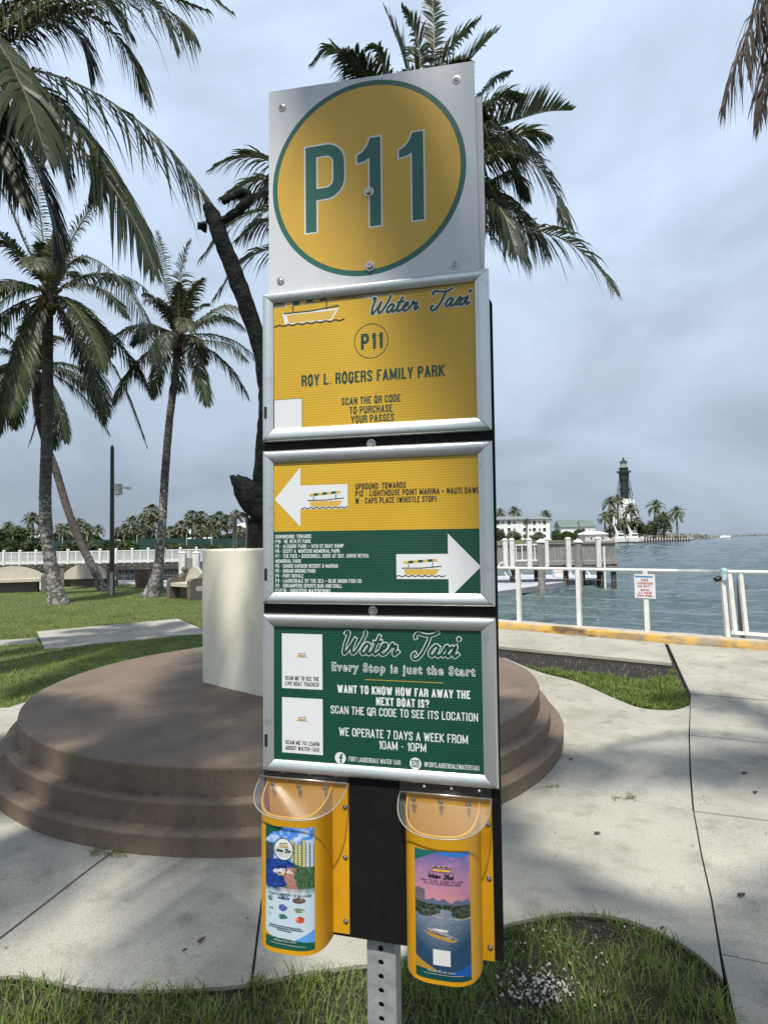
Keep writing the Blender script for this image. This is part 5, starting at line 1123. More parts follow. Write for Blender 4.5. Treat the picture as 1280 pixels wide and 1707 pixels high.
# no lifeguard sign on the third post
q = onk(1078); sgn = thing('warning_sign', (q.x, q.y, .60), 'small white sign with red NO LIFEGUARD ON DUTY text on a railing post', 'sign')
pl_ = G(1078, 1050); fx = kd; fy = -kn
def WS(a, z, o_=.0): return Vector((q.x, q.y, 0))+fx*a+fy*(.040+o_)+Vector((0, 0, z))
za, zb = P(1062, 957, q.y).z-.0, P(1062, 997, q.y).z
mb = MB(); cs = [WS(a, z, o_) for o_ in (.004, 0) for a, z in ((-.15, zb), (.15, zb), (.15, za), (-.15, za))]; mb.add(cs, [(0, 1, 2, 3), (7, 6, 5, 4), (0, 4, 5, 1), (1, 5, 6, 2), (2, 6, 7, 3), (3, 7, 4, 0)], 'pw'); obj('panel', local(mb, sgn.location), None, sgn)
tmp = MB(); H_ = za-zb
for s_, y, wd_, hh in (('NO', .70, .10, .115), ('LIFEGUARD', .575, .235, .085), ('ON DUTY.', .455, .20, .085), ('SWIM', .30, .12, .085), ('AT YOUR', .18, .19, .085), ('OWN RISK.', .06, .23, .085)): text(tmp, s_, -wd_/2, wd_/2, y*H_, hh*H_, 0, 'pred', .24)
mk = len(tmp.v); quad(tmp, -.10, .115, .865*H_, .925*H_, 0, 'pblue'); polyS(tmp, circ(-.118, .895*H_, .018, 16), .0002, 'pblue')
tmp.v = [tuple(WS(v[0], zb+(v[2]+VG), .006-v[1])) for v in tmp.v]; obj('lettering', local(tmp, sgn.location), None, sgn)
# ================================================================== LEFT PARK FURNITURE
def bench(px, py, face, label, wd=1.5):
    b_ = G(px, py); b_ = Vector((b_.x, b_.y, -.01)); t = thing('park_bench', b_, label, 'bench', 'concrete park benches', face)
    for sx in (-1, 1):
        mb = MB(); x = sx*(wd/2); prof_ = [(-.30, 0), (.32, 0), (.32, .70), (.18, .72), (.05, .60), (-.22, .58), (-.30, .52)]
        n = len(prof_); vs = [(x-.075, y, z) for y, z in prof_]+[(x+.075, y, z) for y, z in prof_]
        mb.add(vs, [tuple(range(n))[::-1], tuple(range(n, 2*n))]+[(k, (k+1) % n, n+(k+1) % n, n+k) for k in range(n)], 'bench_br'); ar = obj('arm', mb, None, t)
        mb = MB(); mb.lathe([(.04, 0), (.045, .03), (.085, .06), (.10, .11), (.085, .16), (.04, .19), (.001, .2)], 14, 'bench_br', (x, .24, .70)); obj('finial', mb, None, ar, 1)
        mb = MB(); e_ = [(x+sx*.079, .02+.15*math.cos(6.283*k/20), .30+.075*math.sin(6.283*k/20)) for k in range(20)]; e2 = [(x+sx*.05, v[1], v[2]) for v in e_]
        mb.add(e_+e2, [tuple(range(20)) if sx > 0 else tuple(range(19, -1, -1))]+[(k, (k+1) % 20, 20+(k+1) % 20, 20+k) for k in range(20)], 'bench_cr'); obj('oval_panel', mb, None, ar)
    mb = MB(); n = 16; top = [(-wd/2+.08+(wd-.16)*k/n, .52+.36*math.sin(math.pi*k/n)**.8) for k in range(n+1)]
    f_ = [(x, .22, z) for x, z in top]+[(wd/2-.08, .22, .3), (-wd/2+.08, .22, .3)]; bk = [(x, .32, z) for x, y, z in f_]; m_ = len(f_)
    mb.add(f_+bk, [tuple(range(m_))[::-1], tuple(range(m_, 2*m_))]+[(k, (k+1) % m_, m_+(k+1) % m_, m_+k) for k in range(m_)], 'bench_cr'); obj('backrest', mb, None, t)
    mb = MB(); mb.box((0, -.02, .40), (wd-.15, .50, .10), 'bench_cr'); obj('seat', mb, None, t)
    mb = MB(); mb.box((0, .05, .17), (wd-.5, .25, .34), 'bench_br'); obj('support', mb, None, t)
bench(313, 997, R(-38), 'cream and brown concrete bench just left of the cream block', 1.0)
bench(150, 977, R(180), 'cream arched concrete bench seen from behind between the crossing trunks', 1.75)
bench(15, 987, R(14), 'cream and brown concrete bench at the left edge of the picture', 2.3)
b_ = G(238, 979); mb = MB(); mb.lathe([(.23, 0), (.27, .60), (.29, .61), (.29, .66), (.24, .68), (.2, .66)], 18, 'rust'); tag(obj('litter_bin', mb, None, None, 40, b_), 'round brown litter bin beside the slender palm', 'bin')
b_ = G(268, 984); mb = MB(); mb.box((0, 0, .30), (.16, .14, .6), 'pdk'); mb.box((0, 0, .75), (.12, .10, .35), 'pw'); mb.box((0, 0, .94), (.15, .13, .05), 'pdk'); tag(obj('pedestal_post', mb, None, None, False, b_), 'green and white utility post behind the slender palm base', 'post')
b_ = G(187, 992); pole = thing('camera_pole', b_, 'thin dark pole carrying a grey box and security camera', 'pole')
YP = b_.y; hp = P(187, 745, YP).z
mb = MB(); mb.tube([(0, 0, -.02), (0, 0, 1.1), (0, 0, hp)], [.078, .072, .055], 12, 'pole'); mb.tube([(0, 0, hp), (0, 0, hp+.07)], [.03, .02], 8, 'pole'); obj('pole_shaft', mb, None, pole, 40)
z1 = P(187, 816, YP).z
mb = MB(); mb.box((.20, -.02, z1), (.20, .16, .34), 'box_grey'); mb.box((.20, -.11, z1), (.17, .01, .30), 'box_grey'); obj('control_box', mb, None, pole)
mb = MB(); mb.tube([(.30, 0, z1+.04), (.42, 0, z1+.05)], .018, 6, 'box_grey'); mb.tube([(.40, -.02, z1+.04), (.42, -.02, z1+.05), (.60, -.06, z1+.02)], [.03, .045, .045], 8, 'white'); obj('security_camera', mb, None, pole)
mb = MB(); mb.tube([(.12, 0, z1-.15), (.17, 0, z1-.25), (.22, 0, z1-.17)], .008, 5, 'pole'); obj('cable', mb, None, pole)
mb = MB(); mb.box((.02, -.09, .35), (.07, .05, .7), 'box_grey'); obj('conduit', mb, None, pole)
# white gate posts of the dock
for i, (px, lab) in enumerate(((305, 'left thick white dock post behind the bench'), (328, 'right thick white dock post behind the bench'))):
    Yq = 24.0; mb = MB(); p0 = P(px, 922, Yq); mb.box((0, 0, (p0.z+1)/2), (.24, .24, p0.z+1), 'white_wood'); mb.box((0, 0, p0.z+1.03), (.28, .28, .06), 'white_wood', top=.6); tag(obj('dock_post', mb, None, None, False, (p0.x, Yq, -1)), lab, 'post', 'white posts of the dock gate')
mb = MB(); a = P(310, 930, 24.6); b2 = P(322, 962, 24.6); mb.box(((a.x+b2.x)/2, 24.6, (a.z+b2.z)/2), (abs(b2.x-a.x)+.3, .06, abs(a.z-b2.z)), 'wood'); tag(obj('gate_board', mb), 'grey weathered board gate between the two white dock posts', 'gate')
# far boardwalk with white fence, timber wall
YF = 42.0
bw = thing('boardwalk', P(100, 943, YF), 'long timber boardwalk on dark piles across the inlet', 'boardwalk')
zd = P(100, 941, YF).z
def lf(px): return P(px, 930, YF).x
x0, x1 = lf(-500), lf(345)
mb = MB(); mb.box(((x0+x1)/2, YF+1.1, zd-.07), (x1-x0, 2.4, .14), 'wood_dark'); obj('deck', local(mb, bw.location), None, bw)
mb = MB(); mb.box(((x0+x1)/2, YF-.15, zd-.32), (x1-x0, .12, .22), 'wood_dark'); obj('beam', local(mb, bw.location), None, bw)
mb = MB(); mb.box(((x0+x1)/2, YF+.35, zd-1.3), (x1-x0, .1, 2.2), 'wall_grey2'); obj('sheet_wall', local(mb, bw.location), None, bw)
pm = MB(); pm.box((0, 0, -1.1), (.09, .09, 2.0), 'wood_dark'); pme = mesh('pile', pm); k = 0; x = x0
while x < x1:
    link('pile', pme, bw, (x-bw.location.x+random.uniform(-.06, .06), -.05+random.uniform(-.05, .1), zd-bw.location.z)); x += .42
wf_ = thing('white_fence', (lf(100), YF, zd), 'long white fence on the boardwalk across the inlet', 'fence')
pm = MB(); pm.box((0, 0, .50), (.14, .14, 1.0), 'white'); pm.box((0, 0, 1.03), (.18, .18, .06), 'white', top=.5); pme = mesh('fence_post', pm)
pm = MB(); pm.box((0, 0, .46), (.07, .07, .92), 'white'); pme2 = mesh('fence_stile', pm); x = x0; k = 0
while x < x1: link('fence_post' if k % 2 == 0 else 'fence_stile', pme if k % 2 == 0 else pme2, wf_, (x-wf_.location.x, 0, 0)); x += .56; k += 1
for z, hh in ((.88, .07), (.14, .16)): mb = MB(); mb.box(((x0+x1)/2-wf_.location.x, 0, z), (x1-x0, .06, hh), 'white'); obj('rail', mb, None, wf_)
mb = MB(); x = x0
while x < x1: mb.box((x-wf_.location.x, 0, .52), (.045, .02, .68), 'white'); x += .085
tag(obj('baluster', mb, None, wf_), kind='stuff')
# far bank ground
mb = MB(); mb.prism([(-400, 44.4), (-14.5, 44.4), (-11, 60), (-12, 118), (38, 150), (66, 205), (60, 420), (-500, 420)], -2.5, -.12, 'lawn', 'wall_grey'); tag(obj('far_bank', mb), kind='structure')
# windscreen fence
sf = thing('tennis_fence', P(200, 922, 80), 'long dark green screened fence behind the boardwalk', 'fence')
za = P(200, 900, 80).z; zb = P(200, 925, 80).z; x0 = P(-60, 910, 80).x; x1 = P(436, 910, 80).x; seg_ = 12; dx = (x1-x0)/seg_
for k in range(seg_): 
    mb = MB(); mb.box((x0+dx*(k+.5), 80, (za+zb)/2), (dx-.06, .04, za-zb+random.uniform(-.3, .2)), 'screen'); obj('screen_panel', local(mb, sf.location), None, sf)
    mb = MB(); mb.tube([(x0+dx*k, 79.9, zb), (x0+dx*k, 79.9, za+.6)], .05, 5, 'box_grey'); obj('fence_post', local(mb, sf.location), None, sf)
# bushes: leafy clumps
def clump(mb, c, rx, ry, rz_, n, s_, m, seed):
    r = random.Random(seed); lob = [(r.uniform(-.6, .6), r.uniform(-.5, .5), r.uniform(-.1, .55), r.uniform(.4, .62)) for _ in range(9)]
    k_ = mb.slot(m)
    for i in range(n):
        l = r.choice(lob); th = r.uniform(0, 6.283); ph = math.acos(r.uniform(-.3, 1)); q = l[3]*r.uniform(.75, 1.05)
        d = Vector((math.sin(ph)*math.cos(th), math.sin(ph)*math.sin(th), math.cos(ph)))
        p = Vector((c[0]+rx*(l[0]+d.x*q), c[1]+ry*(l[1]+d.y*q), c[2]+rz_*(l[2]*.8+d.z*q)))
        a = Vector((r.gauss(0, 1), r.gauss(0, 1), r.gauss(0, 1))).normalized(); b2 = a.orthogonal().normalized(); b2 = (b2+a.cross(b2)*r.uniform(-1, 1)).normalized(); z = s_*r.uniform(.6, 1.4); o = len(mb.v)
        mb.v += [tuple(p-a*z), tuple(p+b2*z*.6), tuple(p+a*z), tuple(p-b2*z*.6)]; mb.f.append((o, o+1, o+2, o+3)); mb.mi.append(k_)
BUSH = [  # px centre, py base, Y, half width px, height px, material, label
 (20, 925, 74, 40, 24, 'bush', 'green shrub at the left end of the far bank'), (75, 922, 72, 32, 26, 'bush', 'leafy green shrub on the far bank just left of the thick trunk'), (135, 922, 72, 36, 22, 'bush', 'low dark shrub on the far bank between the crossing trunks'),
 (200, 924, 74, 40, 22, 'bush', 'rounded green shrub on the far bank behind the camera pole'), (285, 922, 74, 30, 17, 'bush', 'low shrub behind the white fence right of the slender palm'), (345, 922, 76, 40, 12, 'bush', 'low flat hedge above the cream block on the far bank'), (420, 922, 76, 36, 12, 'bush', 'low hedge beyond the sculpture on the far bank'),
 (18, 905, 95, 44, 26, 'bush', 'spreading dark tree canopy at the far left horizon'), (150, 905, 100, 30, 16, 'bush', 'bushy tree behind the green screen left of the pole'), (100, 905, 110, 40, 18, 'bush', 'dark trees behind the thick trunk on the skyline'), (225, 905, 110, 40, 18, 'bush', 'dark bushy tree below the tallest far palms'), (310, 905, 115, 40, 16, 'bush', 'dark tree mass beside the white tent roof'), (400, 905, 115, 50, 18, 'bush', 'dark bushy trees beyond the sculpture frame')]
for i, (px, py, Y, hw_, hp_, m_, lab) in enumerate(BUSH):
    b_ = P(px, py, Y); rx = hw_*Y/F; hz = hp_*Y/F; mb = MB(); clump(mb, (0, 0, hz*.2), rx*.75, 2.0, hz*.85, 1900, .16+Y*.0015, m_, i); tag(obj('shrub' if i < 7 else 'bushy_tree', mb, None, None, False, b_), lab, 'shrub' if i < 7 else 'tree', 'shrubs and trees of the far bank')
# far palms
def far_palm_mesh(seed, kind):
    r = random.Random(seed); mb = MB(); n = 28 if kind == 0 else 46
    for i in range(n):
        az = i*2.4+r.uniform(-.3, .3); t = i/(n-1); el = R(80-120*t) if kind == 0 else R(85-150*t); L = (1.0 if kind == 0 else .72)*r.uniform(.8, 1.1)
        rp = gen_rachis((0, 0, 0), az, el, L, .45 if kind == 0 else .25, 5)
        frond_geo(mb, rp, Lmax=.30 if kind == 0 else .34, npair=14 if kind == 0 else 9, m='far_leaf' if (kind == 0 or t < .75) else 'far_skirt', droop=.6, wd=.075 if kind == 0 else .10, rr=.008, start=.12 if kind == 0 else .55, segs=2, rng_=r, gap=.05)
    return mesh('crown', mb)
FPM = [[far_palm_mesh(s+10*k, k) for s in range(3)] for k in range(2)]
tm = MB(); tm.tube([(0, 0, 0), (.01, 0, .3), (-.01, 0, .7), (0, 0, 1)], [1.25, 1.0, .9, .8], 7, 'far_trunk')
def far_palm(px, py, Y, rp, base_py, kind, label, group, seed):
    c = P(px, py, Y); b_ = P(px+((seed*7) % 5-2), base_py, Y); t = thing('far_palm', b_, label, 'palm tree', group)
    cr = link('crown', FPM[kind][seed % 3], t, c-b_); s_ = rp*Y/F*(1.35 if Y < 150 else 1.12); cr.scale = (s_, s_, s_); cr.rotation_euler = (0, 0, seed*1.3)
    mb = MB(); d = c-b_; mb.tube([(0, 0, 0), (d.x*.2, 0, d.z*.4), (d.x*.6, 0, d.z*.75), tuple(d)], [max(.16, Y*.0018)]*2+[max(.13, Y*.0014)]*2, 6, 'far_trunk'); obj('trunk', mb, None, t)
GL_ = 'palms on the far bank'
FP = [(15, 876, 100, 11, 0, 'small feathery palm at the far left horizon'), (31, 882, 105, 10, 0, 'low palm second from the left on the horizon'), (55, 864, 98, 15, 0, 'tall feathery palm left of the thick ringed trunk'), (50, 884, 110, 10, 0, 'short palm under the tall one left of the thick trunk'), (68, 884, 108, 9, 0, 'small palm touching the left side of the thick trunk'),
 (101, 880, 100, 12, 0, 'palm just right of the thick trunk on the horizon'), (114, 879, 104, 11, 0, 'second palm right of the thick trunk on the horizon'), (133, 872, 100, 13, 0, 'palm behind the leaning trunk on the horizon'), (145, 880, 96, 12, 0, 'palm right of the leaning trunk on the horizon'), (164, 881, 102, 10, 0, 'lone feathery palm between leaning trunk and pole'),
 (196, 884, 108, 9, 0, 'small palm just right of the dark pole'), (207, 880, 104, 10, 0, 'second small palm right of the dark pole'), (221, 873, 98, 17, 1, 'round headed palm left of the slender palm trunk'), (237, 863, 106, 11, 0, 'thin feathery palm rising between round headed ones'), (254, 852, 102, 16, 1, 'tallest round headed palm left of the slender trunk'), (250, 880, 96, 15, 1, 'short round headed palm beneath the tallest one'), (238, 884, 94, 12, 1, 'squat round headed palm left of the slender trunk'),
 (285, 887, 100, 14, 1, 'low round headed palm right of the slender trunk'), (303, 878, 99, 15, 1, 'round headed palm above the bench backrest'), (320, 861, 100, 15, 1, 'tall round headed palm above the white dock posts'), (336, 861, 104, 13, 1, 'tall round headed palm above the left edge of the block'), (331, 886, 96, 12, 1, 'short palm in front of the white tent roof'), (354, 868, 100, 13, 1, 'palm above the cream block second from its left edge'), (366, 863, 98, 15, 1, 'full round headed palm above the middle of the cream block'), (378, 868, 102, 14, 1, 'round headed palm left of the black sculpture frame'), (360, 886, 95, 12, 1, 'short palm low above the cream block'), (394, 858, 108, 12, 0, 'feathery palm behind the top of the black sculpture frame'), (400, 884, 96, 12, 1, 'short palm seen through the black sculpture frame'), (422, 880, 98, 13, 1, 'palm between sculpture frame and sculpture trunk'), (345, 880, 100, 12, 1, 'mid height palm beside the white tent roof')]
for i, (px, py, Y, rp, kd_, lab) in enumerate(FP): far_palm(px, py, Y, rp, 916, kd_, lab, GL_, i)
# far houses left
def house(name, label, cat, px0, px1, py_top, py_eave, py_base, Y, wallm, roofm, wins=(), hip=True, depth=8):
    a = P(px0, py_base, Y); b2 = P(px1, py_base, Y); zt = P(px0, py_top, Y).z; ze = P(px0, py_eave, Y).z; zb = min(a.z, -.1); wd = b2.x-a.x; c = Vector(((a.x+b2.x)/2, Y, zb))
    t = thing(name, c, label, cat); mb = MB(); mb.box((0, depth/2, (ze-zb)/2), (wd, depth, ze-zb), wallm); wl = obj('wall', mb, None, t)
    mb = MB(); e_ = wd*.04+.25; h = ze-zb; ht = zt-zb; k = .0 if not hip else wd*.22
    vs = [(-wd/2-e_, -e_, h+.03), (wd/2+e_, -e_, h+.03), (wd/2+e_, depth+e_, h+.03), (-wd/2-e_, depth+e_, h+.03), (-wd/2-e_+k, depth/2, ht), (wd/2+e_-k, depth/2, ht)]
    mb.add(vs, [(0, 1, 5, 4), (1, 2, 5), (2, 3, 4, 5), (3, 0, 4), (3, 2, 1, 0)], roofm); obj('roof', mb, None, t)
    for (wx, wy, ww, wh) in wins:
        p0 = P(wx, wy, Y); fr = MB(); W3, H3 = ww*Y/F, wh*Y/F; fr.box((0, 0, 0), (W3*1.25, .12, H3*1.2), 'white'); fo = obj('window', fr, None, t, False, (p0.x-c.x, -.05, p0.z-zb)); gl = MB(); gl.box((0, -.08, 0), (W3, .06, H3), 'glass'); obj('pane', gl, None, fo)
    return t
house('white_house', 'white house with pale gabled roof right of the dark pole', 'house', 192, 217, 885, 893, 905, 120, 'whiteb', 'whiteb', [(205, 898, 2, 4), (212, 898, 2, 4)])
house('white_house', 'low white building at the far left behind trees', 'house', 30, 52, 892, 897, 906, 120, 'whiteb', 'whiteb', [(38, 900, 3, 3), (45, 900, 3, 3)])
house('white_house', 'white walled house showing between the crossing trunks', 'house', 62, 74, 886, 890, 904, 125, 'whiteb', 'whiteb')
house('tent_roof', 'long white tent roof showing between far palms above the block', 'tent', 299, 352, 896, 904, 907, 110, 'whiteb', 'whiteb')
house('white_tower_house', 'narrow white house rising behind the tent roof', 'house', 313, 322, 874, 878, 905, 125, 'whiteb', 'whiteb')
house('white_house', 'white house glimpsed through the black sculpture frame', 'house', 392, 412, 872, 880, 906, 130, 'whiteb', 'whiteb')
# ================================================================== RIGHT SIDE: pier, floating dock, far shore
Yp = 33.0
pier = thing('wooden_pier', P(930, 937, Yp), 'weathered wooden pier with board fence and white posts', 'pier'); pl0 = pier.location
zd = P(930, 936, Yp).z; zr = P(930, 906, Yp).z
xa, xb = P(760, 930, Yp).x, P(1028, 930, Yp).x
mb = MB(); mb.box(((xa+xb)/2, Yp+1, zd-.10), (xb-xa+.2, 2.2, .16), 'wood'); obj('deck', local(mb, pl0), None, pier)
mb = MB(); mb.box(((xa+xb)/2, Yp+.02, zd-.32), (xb-xa, .10, .22), 'wood'); obj('beam', local(mb, pl0), None, pier)
for k, px in enumerate((855, 905, 945, 985, 1006, 1014, 1025)):
    mb = MB(); p0 = P(px, 940, Yp); mb.tube([(p0.x, Yp+.3+(k % 2)*1.2, zd-.1), (p0.x, Yp+.3+(k % 2)*1.2, -3)], .15, 8, 'wood_dark'); obj('pile', local(mb, pl0), None, pier)
bm_ = MB(); bm_.box((0, 0, (zr-zd)/2), (.13, .03, zr-zd-.06), 'wood'); bme = mesh('board', bm_); x = xa
while x < xb:
    link('board', bme, pier, (x-pl0.x, .05+random.uniform(-.01, .01)-pl0.y+Yp, zd-pl0.z+.02)); x += .155
mb = MB(); mb.box(((xa+xb)/2, Yp+.0, zr), (xb-xa+.1, .12, .06), 'wood'); obj('rail_cap', local(mb, pl0), None, pier)
for px in (842, 853, 882, 910, 947, 997):
    mb = MB(); p0 = P(px, 930, Yp-.15); h = zr-zd+.30; mb.box((p0.x, Yp-.15, zd-.2+h/2), (.24, .22, h+.3), 'white_wood'); mb.box((p0.x, Yp-.15, zd+h-.02), (.30, .28, .10), 'white_wood', top=.5); obj('pier_post', local(mb, pl0), None, pier)
for px0, px1 in ((860, 880), (886, 896)):   # white gate panels
    mb = MB(); a = P(px0, 930, Yp-.1).x; b2 = P(px1, 930, Yp-.1).x
    for xx in (a, b2, (a+b2)/2): mb.box((xx, Yp-.1, (zr+zd)/2), (.06, .05, zr-zd), 'white')
    for zz in (zr-.04, zd+.1): mb.box(((a+b2)/2, Yp-.13, zz), (b2-a, .05, .08), 'white')
    obj('gate_panel', local(mb, pl0), None, pier)
for px, lab in ((901, 'left grey mooring pile with pointed white cap'), (963, 'right grey mooring pile with pointed white cap')):
    Yq = 30.0; top = P(px, 904, Yq); mb = MB(); h = top.z+3; mb.tube([(0, 0, 0), (0, 0, h)], .19, 10, 'wood'); mb.lathe([(.24, 0), (.22, .06), (.001, .20)], 10, 'white', (0, 0, h)); tag(obj('mooring_pile', mb, None, None, 40, (top.x, Yq, -3)), lab+' beside the floating dock', 'post', 'mooring piles of the floating dock')
p0 = P(1006, 911, Yp-.4); mb = MB(); mb.tube([(0, 0, 0), (0, 0, p0.z+2.2)], .06, 8, 'white'); tag(obj('white_pipe', mb, None, None, 40, (p0.x, Yp-.4, -2.2)), 'thin white upright pipe at the corner of the wooden pier', 'pipe')
# floating dock
fd = thing('floating_dock', G(900, 970, -.95), 'low grey floating dock in front of the wooden pier', 'dock'); zf = -.95
top = [tuple(G(x, y, zf)[:2]) for x, y in ((700, 1000), (828, 986), (955, 968), (1003, 964), (992, 958), (880, 958), (700, 966))]
mb = MB(); mb.prism(top, zf-.28, zf, 'dock', 'dock_side'); obj('deck', local(mb, fd.location), None, fd)
mb = MB(); q_ = inset(top, .25); mb.prism(q_, zf-.6, zf-.281, 'hull'); obj('float', local(mb, fd.location), None, fd)
p0 = G(937, 962, zf); mb = MB(); rbox(mb, (0, 0, .22), Vector((1, 0, 0)), Vector((0, 1, 0)), ZZ, 1.05, .6, .40, .05, 'white'); mb.box((0, -.31, .36), (1.0, .02, .03), 'dock_side'); tag(obj('dock_box', mb, None, None, False, p0), 'white storage box lying on the floating dock', 'box')
mb = MB(); p0 = G(935, 957, zf)
def ladder(pts, label):
    c = G(pts[0][0], pts[0][1]+6, zf); t = thing('dock_ladder', c, label, 'ladder', 'white swim ladders on the floating dock'); Yl = c.y
    rails = []
    for (x, y), (x2, y2) in ((pts[0], pts[1]), (pts[2], pts[3])):
        a = P(x, y, Yl); b2 = P(x2, y2, Yl-1.0); mb = MB(); mb.tube([a, a.lerp(b2, .5), b2], .035, 6, 'white'); obj('handrail', local(mb, c), None, t); rails.append((a, b2))
    mb = MB(); n = 3
    for k in range(n):
        f = .45+.25*k; a = rails[0][0].lerp(rails[0][1], f); b2 = rails[1][0].lerp(rails[1][1], f); mb.box((a+b2)/2, ((b2-a).length, .16, .05), 'white')
    obj('step', local(mb, c), None, t)
    for (x, y), (x2, y2) in pts[4]:
        a = P(x, y, Yl-.8); b2 = P(x2, y2, Yl-1.0); mb = MB(); mb.tube([a, b2], .03, 6, 'white'); obj('side_arm', local(mb, c), None, t)
ladder([(841, 954), (863, 991), (869, 957), (890, 989), [((845, 978), (852, 990)), ((890, 983), (904, 986)), ((870, 976), (878, 990))]], 'left white swim ladder hanging off the floating dock')
ladder([(958, 954), (976, 979), (973, 944), (994, 976), [((955, 966), (962, 975)), ((994, 974), (1009, 974)), ((975, 964), (982, 974))]], 'right white swim ladder hanging off the floating dock')
mb = MB(); t_ = [P(829, 946, 27), P(836, 938, 27), P(846, 945, 27), P(852, 960, 27)]; mb.tube(vspl(t_, 4), .03, 6, 'white'); tag(obj('gangway_handrail', mb), 'curved white handrail at the left end of the floating dock', 'handrail')
# white apartment building
Yb = 250.0
ab = thing('apartment_building', P(870, 908, Yb), 'white four storey apartment block with grey roof across the water', 'building'); c = ab.location
zt = P(870, 866, Yb).z; xa, xb = P(790, 880, Yb).x, P(916, 880, Yb).x
mb = MB(); mb.box(((xa+xb)/2, Yb+7, (zt+c.z)/2), (xb-xa, 14, zt-c.z), 'whiteb'); obj('wall', local(mb, c), None, ab)
mb = MB(); zt2 = P(870, 860, Yb).z; vs = [(xa-1, Yb-1, zt+.05), (xb+1, Yb-1, zt+.05), (xb+1, Yb+15, zt+.05), (xa-1, Yb+15, zt+.05), (xa+2, Yb+5, zt2), (xb-2, Yb+5, zt2), (xb-2, Yb+9, zt2), (xa+2, Yb+9, zt2)]
mb.add(vs, [(0, 1, 5, 4), (1, 2, 6, 5), (2, 3, 7, 6), (3, 0, 4, 7), (4, 5, 6, 7), (3, 2, 1, 0)], 'roof_grey'); obj('roof', local(mb, c), None, ab)
wf1 = MB(); wf1.box((0, 0, 0), (1.5, .2, 1.5), 'white'); wfm = mesh('window', wf1); wg = MB(); wg.box((0, -.12, 0), (1.15, .1, 1.25), 'glass'); wgm = mesh('pane', wg)
for row, py in enumerate((871, 882.5, 893.5, 902)):
    for j, px in enumerate((829.5, 837.5, 848, 857, 874, 883, 890, 899, 907)):
        if row == 3 and j > 6: continue
        p0 = P(px, py, Yb); o = link('window', wfm, ab, p0-c+Vector((0, -.05, 0))); sc_ = 1.0 if j % 2 == 0 else .6; o.scale = (sc_, 1, sc_); link('pane', wgm, o)
house('green_roof_house', 'house with green gabled roof left of the lighthouse', 'house', 935, 962, 867, 879, 900, 230, 'whiteb', 'roof_green', [(942, 888, 2, 3), (950, 888, 2, 3), (957, 888, 2, 3)], hip=False)
house('green_roof_house', 'second green roofed house nearer the lighthouse palms', 'house', 968, 992, 866, 878, 900, 235, 'whiteb', 'roof_green', [(974, 886, 2, 3), (981, 886, 2, 3), (988, 886, 2, 3)], hip=True)
house('dock_shed', 'low pale boathouse at the far waterline below the green roofs', 'building', 975, 1012, 886, 891, 903, 215, 'box_grey', 'whiteb', [(985, 897, 3, 3), (995, 897, 3, 3), (1004, 897, 3, 3)])
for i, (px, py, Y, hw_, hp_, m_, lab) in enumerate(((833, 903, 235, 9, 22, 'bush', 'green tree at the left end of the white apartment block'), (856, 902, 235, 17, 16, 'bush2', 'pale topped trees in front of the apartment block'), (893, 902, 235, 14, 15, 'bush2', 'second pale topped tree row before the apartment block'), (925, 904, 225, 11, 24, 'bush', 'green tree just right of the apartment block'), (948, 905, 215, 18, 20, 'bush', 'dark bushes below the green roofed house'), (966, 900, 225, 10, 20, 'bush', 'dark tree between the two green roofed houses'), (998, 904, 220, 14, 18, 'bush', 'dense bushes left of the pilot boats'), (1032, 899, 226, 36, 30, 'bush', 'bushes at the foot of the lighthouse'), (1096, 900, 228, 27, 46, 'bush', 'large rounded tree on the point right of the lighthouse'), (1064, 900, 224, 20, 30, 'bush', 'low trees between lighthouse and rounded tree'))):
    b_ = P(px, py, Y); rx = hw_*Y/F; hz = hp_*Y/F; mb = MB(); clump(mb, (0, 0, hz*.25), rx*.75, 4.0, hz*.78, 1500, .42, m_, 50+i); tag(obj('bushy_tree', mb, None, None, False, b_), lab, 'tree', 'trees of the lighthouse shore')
mb = MB(); mb.prism([(P(700, 900, 205).x, 205), (P(980, 900, 205).x, 205), (P(1075, 900, 205).x, 207), (P(1150, 900, 225).x, 225), (P(1160, 900, 300).x, 300), (P(1100, 900, 600).x, 600), (P(600, 900, 600).x, 600)], -2.4, -.6, 'sand', 'wall_grey'); tag(obj('lighthouse_shore', mb), kind='structure')
GR = 'palms around the lighthouse'
for i, (px, py, Y, rp, bp_, lab) in enumerate(((833, 853, 262, 11, 880, 'left palm rising above the apartment block roof'), (857, 851, 262, 13, 880, 'middle palm rising above the apartment block roof'), (909, 857, 262, 12, 890, 'palm above the right end of the apartment block roof'), (1017, 836, 230, 15, 896, 'tall palm left of the lighthouse'), (1029, 832, 235, 13, 896, 'tall palm nearest the left side of the lighthouse'), (1020, 855, 225, 13, 898, 'mid height palm left of the lighthouse base'), (1008, 860, 222, 14, 898, 'leftmost broad palm of the lighthouse group'), (1051, 848, 225, 16, 898, 'palm in front of the lighthouse base'), (1061, 868, 222, 12, 900, 'low palm right of the lighthouse base'), (1040, 868, 222, 12, 900, 'low palm directly below the lighthouse'), (1092, 842, 235, 16, 898, 'tall palm on the point left of the rounded tree top'), (1106, 862, 232, 17, 898, 'dark drooping palm on the point beside the rounded tree'), (1127, 852, 235, 15, 900, 'outermost palm leaning over the tip of the point'), (878, 868, 238, 7, 902, 'small palm before the wall of the apartment block'))):
    far_palm(px, py, Y, rp, bp_, 0, lab, GR, 40+i)
